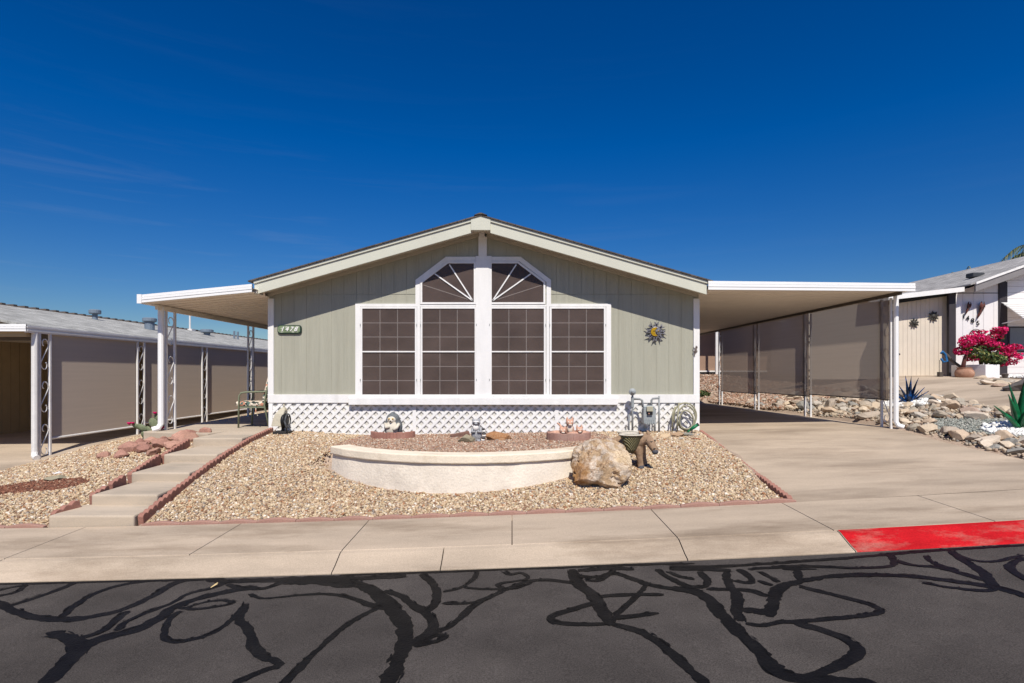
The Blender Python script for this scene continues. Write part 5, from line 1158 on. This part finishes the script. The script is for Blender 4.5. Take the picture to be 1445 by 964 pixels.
b = MB(); b.box(NX(1421), NX(1475), YN-.05, YN-.013, NZ(497), NZ(461)); wo_ = b.build('window', DKT, rh, bevel=.005)
b = MB(); b.box(NX(1423), NX(1473), YN-.056, YN-.051, NZ(495), NZ(463)); b.build('pane', mat('grey_blind', lin(120,124,128), .25, .05), wo_)
aw = MB(); a0 = NX(1411); 
for i in range(8):
    t0, t1 = i/8, (i+.94)/8; y0, y1 = YN-.03-.75*t0, YN-.03-.75*t1-.02; z0, z1 = NZ(427)-.55*t0, NZ(427)-.55*t1+.02
    aw.add([(a0,y0,z0),(a0+1.6,y0,z0),(a0+1.6,y1,z1),(a0,y1,z1),(a0,y0,z0-.012),(a0+1.6,y0,z0-.012),(a0+1.6,y1,z1-.012),(a0,y1,z1-.012)], [(0,1,2,3),(7,6,5,4),(0,4,5,1),(1,5,6,2),(2,6,7,3),(3,7,4,0)])
awo = aw.build('awning', WHITE, rh); b = MB(); b.tube([(a0+.03, YN-.03, NZ(457)), (a0+.03, YN-.76, NZ(453))], .015, 6); b.build('awning_arm', WHITE, awo)
x, y = 14.9, 19.0; 
# side wing under the carport roof
YW2 = 16.7
b = MB(); x = NX(1268, YW2)
while x < NX(1341, YW2): e = x+.13; b.box(x+.003, e-.003, YW2, YW2+.04, zb, NZ(423, YW2)+.12); x += .13
b.box(NX(1262, YW2)-2.5, NX(1341, YW2), YW2+.02, YW2+.1, zb, NZ(420, YW2)+.1); b.build('side_wing', CRW, rh)
b = MB(); b.box(NX(1260, YW2)-.1, NX(1267.5, YW2), YW2-.03, YW2+.015, zb, NZ(439, YW2)); dr = b.build('door', BLACK, rh); b = MB(); b.ell((NX(1267, YW2), YW2-.06, NZ(500, YW2)), .03, 8, 6); b.build('handle', DKIRON, dr)
b = MB(); b.prism_y([(NX(1240,YW2),NZ(432,YW2)),(NX(1341,YW2),NZ(417,YW2)),(NX(1341,YW2),NZ(410,YW2)),(NX(1240,YW2),NZ(424,YW2))], YW2-.10, YW2-.02); b.build('dark_header_strip', BLACK, rh)  # black strip along the top of the cream wall, parallel to the fascia
YA = 16.25
b = MB(); b.prism_y([(NX(1225,YA),NZ(420,YA)),(NX(1360,YA),NZ(405,YA)),(NX(1360,YA),NZ(411.5,YA)),(NX(1225,YA),NZ(427,YA))], YA-.03, YA); b.build('wing_fascia', WHITE, rh)
b = MB(); b.prism_y([(NX(1225,YA),NZ(420,YA)),(NX(1360,YA),NZ(405,YA)),(NX(1360,YA),NZ(406,YA)),(NX(1225,YA),NZ(421,YA))], YA+.001, 26); b.build('wing_roof', CRW, rh)
b = MB(); x0 = NX(1395); 
vx, vy = 14.0, 17.2; b.box(vx-.18, vx+.18, vy-.15, vy+.15, nroof(vx)+.08, nroof(vx)+.22); o = b.build('roof_vent', mat('dark_vent', lin(60,62,66), .7), None, bevel=.03, origin=(vx, vy, nroof(vx)+.1)); tag(o, 'dark low box vent on the grey roof of the right neighbour', 'roof vent')
# ornaments on its walls
def pinwheel(px, py, r, label):
    x, z = NX(px, YW2), NZ(py, YW2); b = MB()
    for i in range(8):
        a = i*math.pi/4+.2; d = Vector((math.cos(a), math.sin(a))); p = Vector((-d.y, d.x)); c = Vector((x, z))
        b.prism_y([tuple(c+d*.04), tuple(c+d*r*.62+p*r*.22), tuple(c+d*r), tuple(c+d*r*.62-p*r*.20)], YW2-.05-(i % 2)*.006, YW2-.035)
    b.ell((x, YW2-.05, z), (.06, .03, .06), 12, 8); tag(b.build('metal_flower', mat('dark_bronze', lin(58,56,50), .5, .2), None, origin=(x, YW2-.03, z)), label, 'wall ornament')
pinwheel(1289, 456, .145, 'lower dark metal flower on the cream wall near the black door'); pinwheel(1316, 446.5, .16, 'higher dark metal flower on the cream wall nearer the dark corner board')
HUM = mat('rust_red', lin(112,54,44), .6, .4, 30, .2, c2=lin(40,48,46), c2lo=.42, c2hi=.55, c2amt=.9)
def hummer(px, py, s, label):
    x, z = NX(px), NZ(py); y = YN-.06; b = MB()
    b.tube([(x+.01*s, y, z+.36*s), (x+.02*s, y, z+.22*s), (x+.0, y, z+.02*s), (x-.08*s, y, z-.16*s), (x-.16*s, y, z-.33*s)], [.03*s,.07*s,.075*s,.05*s,.02*s], 10)
    b.ell((x+.03*s, y, z+.25*s), (.06*s,.05*s,.06*s), 10, 8); b.tube([(x+.07*s, y, z+.24*s), (x+.20*s, y, z+.16*s)], [.018*s, .006*s], 6)
    b.prism_y([(x-.01*s, z+.12*s), (x-.02*s, z+.42*s), (x-.11*s, z+.30*s), (x-.09*s, z+.05*s)], y-.05, y-.04)
    b.prism_y([(x+.02*s, z+.10*s), (x+.10*s, z+.40*s), (x+.15*s, z+.22*s), (x+.07*s, z+.04*s)], y-.035, y-.025)
    tag(b.build('hummingbird', HUM, None, smooth=True, origin=(x, y, z)), label, 'wall ornament')
hummer(1364, 436, .50, 'smaller rusty metal hummingbird above the digit 1 on the white wall'); hummer(1382, 439, .66, 'larger rusty metal hummingbird above the digit 5 on the white wall')
for d, px, py in (('1', 1359, 447), ('4', 1364.5, 449.5), ('8', 1371.5, 453), ('5', 1379, 456.5)):
    o = text('house_digit', d, .19, NX(px), YN-.03, NZ(py), BLACK, None, 0, .006); tag(o, 'black house number digit %s on the white wall of the neighbour' % d, 'house number', 'house number digits of the right neighbour')
b = MB(); x, z = NX(1376), NZ(474); b.tube([(x+.19*math.cos(R(a)), YN-.03, z+.19*math.sin(R(a))) for a in range(0, 361, 18)], .010, 6)
for a in (20, 140, 260): b.tube([(x, YN-.03, z), (x+.19*math.cos(R(a)), YN-.03, z+.19*math.sin(R(a)))], .008, 6)
tag(b.build('wire_wheel', BLACK, None, origin=(x, YN-.03, z)), 'thin black wire wheel ornament above the bougainvillea', 'wall ornament')
# planter, bougainvillea, pot
yp0, yp1 = 15.0, 16.3; x0, x1 = X_(1368, yp1), X_(1411, yp0); xm = X_(1391, yp0)
WPL = mat('white_planter', lin(232,230,228), .7, .05)
zb2 = 1.35
b = MB(); poly = [(X_(1391, yp0), yp0), (X_(1411, yp0+.1), yp0+.1), (X_(1411,yp0+.1), yp1), (X_(1368, 15.4)+.2, yp1), (X_(1368, 15.4), 15.4)]
b.prism_z(poly, zb2, Z_(514.5, yp0)); pb = b.build('planter_box', WPL, None, origin=(xm, yp0, zb2), bevel=.01); tag(pb, 'white box planter holding the bougainvillea', 'planter')
bgx, bgy, bgz = X_(1390, 15.5), 15.5, Z_(514, 15.5)
bg_ = thing('bougainvillea', (bgx, bgy, bgz), 'bright magenta bougainvillea bush in the white box planter', 'shrub')
LEAF = attr_mat('leaves', .6, 0, 50, .1); PET = attr_mat('petals', .7, 0, 50, .1)
def leafcloud(name, parent, cl, n, size, palette, m, seed, up=.3):
    rg = np.random.default_rng(seed); V, Fc, Cc = [], [], []
    cols = [lin(*c) for c in palette]; wts = np.array([c[3] for c in cl], float); wts /= wts.sum()
    for i in range(n):
        c = cl[rg.choice(len(cl), p=wts)]; d = rg.normal(size=3); d /= np.linalg.norm(d); p = np.array(c[0])+d*np.array(c[1])*(rg.uniform(.45,1)**.6)
        nr_ = d+rg.normal(size=3)*.7; nr_ /= np.linalg.norm(nr_); a = np.cross(nr_, rg.normal(size=3)); a /= np.linalg.norm(a); bb = np.cross(nr_, a); s = size*rg.uniform(.7,1.3)*c[2]
        o = len(V); V += [p-a*s, p-bb*s*.55+nr_*s*.15, p+a*s, p+bb*s*.55+nr_*s*.15]; Fc.append((o, o+1, o+2, o+3)); cc = np.array(cols[rg.integers(len(cols))])*rg.uniform(.75,1.2); Cc += [(*cc, 1)]*4
    me = bpy.data.meshes.new(name); off = np.array(parent.location); me.from_pydata([tuple(v-off) for v in V], [], Fc); at = me.attributes.new('tone', 'FLOAT_COLOR', 'POINT'); at.data.foreach_set('color', np.array(Cc, np.float32).ravel())
    me.materials.append(m); o = bpy.data.objects.new(name, me); col.objects.link(o); o.parent = parent; return o
def cl_px(px, py, rx_, ry_, w_, Y=15.4): return ((X_(px, Y), Y+random.uniform(-.2,.2), Z_(py, Y)), (rx_, .28, ry_), 1, w_)
blob = [(1358,484,.14,.14,2),(1366,480,.2,.14,3),(1364,495,.2,.12,3),(1373,478,.2,.12,3),(1377,470,.12,.08,1),(1384,478,.18,.12,3),(1380,492,.2,.14,3),(1373,505,.16,.1,2),(1392,485,.22,.14,4),(1400,490,.2,.14,4),(1395,476,.14,.08,1),(1410,488,.18,.13,3),(1418,494,.14,.1,2),(1424,490,.1,.08,1.5),(1403,467,.12,.12,2.2),(1408,500,.14,.06,.8),(1417,512,.16,.1,2.2),(1424,505,.12,.08,1.5),(1432,500,.07,.06,.8),(1428,512,.1,.05,.8),(1355,498,.1,.06,.7),(1389,502,.12,.06,.6)]
leafcloud('blossoms', bg_, [cl_px(*q) for q in blob], 4300, .036, [(214,18,92),(196,10,84),(232,52,124),(168,8,70),(222,30,104),(190,20,70)], PET, 3)
leafcloud('foliage', bg_, [cl_px(px, py, rx_, ry_, w_) for px, py, rx_, ry_, w_ in ((1372,500,.22,.14,2),(1388,505,.25,.16,4),(1400,508,.22,.14,3),(1412,502,.18,.12,2),(1404,476,.06,.14,.8),(1366,492,.2,.12,1),(1394,490,.3,.1,1.5))], 2000, .042, [(62,84,40),(88,104,52),(44,62,32),(120,120,64)], LEAF, 4)
b = MB()
for px, py in ((1372,485),(1385,485),(1396,485),(1404,472),(1412,492),(1424,505)): b.tube([(bgx+random.uniform(-.1,.1), 15.6, bgz-.25), (X_((px+1390)/2, 15.5), 15.5, Z_((py+514)/2-3, 15.5)), (X_(px, 15.4), 15.4, Z_(py, 15.4))], [.035,.025,.01], 6)
b.build('stem', mat('bark', lin(92,72,60), .9), bg_, smooth=True)
x, y = X_(1361, 15.2), 15.2; z = Z_(536, y); pot = MB(); pot.lathe([(.11,0),(.16,.03),(.21,.11),(.22,.18),(.20,.25),(.16,.29),(.17,.32),(.18,.33),(.15,.33),(.13,.29)], (x, y, z), 24)
tag(pot.build('clay_pot', mat('clay', lin(158,118,96), .85, .25, 6, .15, c2=lin(196,160,136), c2lo=.5, c2hi=.65), None, smooth=True, origin=(x, y, z)), 'squat weathered clay pot left of the white box planter', 'pot')
tk = MB(); tk.tube([(x+.05, y+.15, z+.2), (x+.10, y+.12, z+.55), (x+.17, y+.12, z+.75)], [.06,.045,.03], 8); tag(tk.build('vine_trunk', mat('vine_bark', lin(98,62,56), .9), None, smooth=True, origin=(x+.05, y+.15, z)), 'reddish vine stem rising behind the clay pot', 'stem')
x, y = X_(1340, 15.6), 15.6; z = Z_(533, y); lamp = thing('leaning_tool', (x, y, z), 'dark hose reel arm with blue strap leaning at the charcoal corner board', 'garden tool')
b = MB(); b.tube([(X_(1356, y), y-.1, Z_(521, y)), (X_(1346, y), y, Z_(511, y)), (X_(1337, y), y+.05, Z_(501, y)), (X_(1331, y), y+.05, Z_(497, y))], [.04,.035,.05,.04], 8); b.build('arm', DKIRON, lamp, smooth=True)
b = MB(); b.tube([(X_(1327.5, y), y, Z_(499, y)), (X_(1330, y), y, Z_(496, y)), (X_(1334, y), y, Z_(500, y)), (X_(1337, y), y, Z_(510, y)), (X_(1331, y), y, Z_(511, y)), (X_(1328, y), y, Z_(506, y))], .028, 8); b.build('strap', mat('blue_strap', lin(30,96,150), .5), lamp, smooth=True)
b = MB(); b.tube([(X_(1328, y), y+.05, Z_(508, y)), (X_(1328, y), y+.05, Z_(526, y))], .008, 5); b.box(X_(1326, y), X_(1331, y), y, y+.1, Z_(533, y), Z_(525, y)); b.build('cord_weight', DKIRON, lamp)
x, y = X_(1418, 14.2), 14.2; z = Z_(540, y); pl_ = thing('path_light', (x, y, z), 'small dark metal path light among rocks before the planter', 'path light')
b = MB(); b.tube([(x, y, z-.05), (x, y, z+.13)], .02, 8); b.build('stake', DKIRON, pl_); b = MB(); b.lathe([(.04,.11),(.05,.13),(.075,.20),(.08,.21),(.02,.24)], (x, y, z), 14); b.build('shade', DKIRON, pl_)
rg = random.Random(77)
for i in range(26):
    px = 1386+rg.random()*70; py = 538+(px-1386)*.16+rg.uniform(-3, 5); x, y, z = hit(px, py); s = rg.uniform(.10,.2)
    put_rock(RM[i % 14], 'rock', x, y, z+s*.25, (s*1.3, s, s*.8), rg.uniform(0,6), 'flat pale rock edging the neighbour slope below the white planter', 'rocks below the white planter')
x, y, z = hit(1440, 552); o = put_rock(rock_mesh('slab_rock', 333, 4, 8, .1, .45), 'rock', x+.15, y, z+.10, (.55,.35,.5), .3, 'large dark grey boulder at the end of the planter rocks', None); o.data.materials.append(mat('grey_boulder', lin(96,90,86), .85, .2, 4))
PW = scatter(1600, 13, 15.2, 13.6, 15.4, lambda x, y: True, 91); tag(pebbles('white_pebbles', [(x, y, z+.02) for x, y, z in PW], PALW, .025, .045, .9, seed=92), 'white pebbles at the foot of the white planter box', 'pebbles')
# palms behind the roof
def palm(x, y, h, label, n, L, seed, sp=1.0, upl=.55):
    t = thing('palm_tree', (x, y, 1.5), label, 'palm tree'); rr = random.Random(seed)
    b = MB(); b.tube([(x+.1*math.sin(i), y, 1.4+(h-1.4)*i/8) for i in range(9)], [.20-.008*i for i in range(9)], 10); b.build('trunk', mat('palm_trunk', lin(120,100,80), .95, .3, 12), t, smooth=True)
    V, Fc, Cc = [], [], []
    g = [lin(78,88,44), lin(52,66,38), lin(112,110,60), lin(40,54,34)]
    for i in range(n):
        az = 2*math.pi*i/n+rr.uniform(-.2,.2); d = Vector((math.cos(az), math.sin(az), 0)); side = Vector((-d.y, d.x, 0)); LL = L*rr.uniform(.8,1.1); e = rr.uniform(.2,1.1)*upl
        for k in range(34):
            u = (k+1)/34; p = Vector((x, y, h))+d*LL*u*.9+Vector((0,0,LL*(e*2*u-1.1*u*u*(.7+e)))); 
            for s in (-1, 1):
                ln = LL*.34*(.35+math.sin(math.pi*min(1, u*.95+.05)))*rr.uniform(.7,1.1); tip = p+side*s*ln*.55+d*ln*.35+Vector((0,0,-ln*rr.uniform(.5,.95))); o = len(V); wv = d*.022*LL*.4
                V += [p-wv, p+wv, tip]; Fc.append((o, o+1, o+2)); c = rr.choice(g); Cc += [(*c, 1)]*3
            if k: q = prevp; o = len(V); V += [q-side*.03, q+side*.03, p+side*.02, p-side*.02]; Fc.append((o, o+1, o+2, o+3)); Cc += [(*g[2], 1)]*4
            prevp = p
    me = bpy.data.meshes.new('crown'); off = t.location; me.from_pydata([tuple(v-off) for v in V], [], Fc); at = me.attributes.new('tone', 'FLOAT_COLOR', 'POINT'); at.data.foreach_set('color', np.array(Cc, np.float32).ravel()); me.materials.append(LEAF); o = bpy.data.objects.new('crown', me); col.objects.link(o); o.parent = t
palm(X_(1476, 26), 26, Z_(356, 26), 'larger palm tree whose drooping fronds enter at the right edge', 13, 2.3, 5)
palm(X_(1372, 38), 38, Z_(390, 38), 'distant palm top showing just above the grey roof ridge', 11, 1.0, 6, upl=1.2)
palm(X_(1348, 40), 40, Z_(394, 40), 'farthest palm top barely clearing the ridge near the carport corner', 9, .8, 8, upl=1.2)
# home far behind the carport
fh = thing('distant_home', (9, 28, 1.5), 'tan home with white post seen through the far end of the carport', 'house')
b = MB(); b.box(5, 20, 28, 34, 1.7, 4.0); b.build('wall', mat('brown_tan_wall', lin(150,124,106), .9, .06), fh)
b = MB(); b.box(5, 20, 27.9, 28, 1.3, Z_(525, 28)); b.build('shaded_gap', BLACK, fh)  # black box paints in the shade of the open gap below the wall
b = MB(); b.box(5, 20, 27.88, 27.99, Z_(525, 28), Z_(523, 28)); b.build('base_rail', IRON, fh)
b = MB(); b.box(X_(1010, 27), X_(1013.5, 27), 27, 27.1, 1.3, 4.0); b.build('post', IRON, fh)
b = MB(); b.prism_y([(4.4,4.0),(20.6,4.0),(20.6,4.2),(4.4,4.2)], 26.8, 34.5); b.build('roof', SHINGR, fh)
x, y, z = hit(989, 560, lambda x, y: land(x, y), 18); wd_ = thing('weed_clump', (x, y, z), 'small green weed clump on the gravel beyond the carport', 'plant')
leafcloud('foliage', wd_, [((x, y, z+.08), (.3,.15,.14), 1, 1)], 160, .09, [(88,100,60),(62,74,44)], LEAF, 12)
for o in bpy.data.objects:
    if o.type == 'EMPTY' and not o.name.startswith('lattice'): assert o.get('label'), o.name
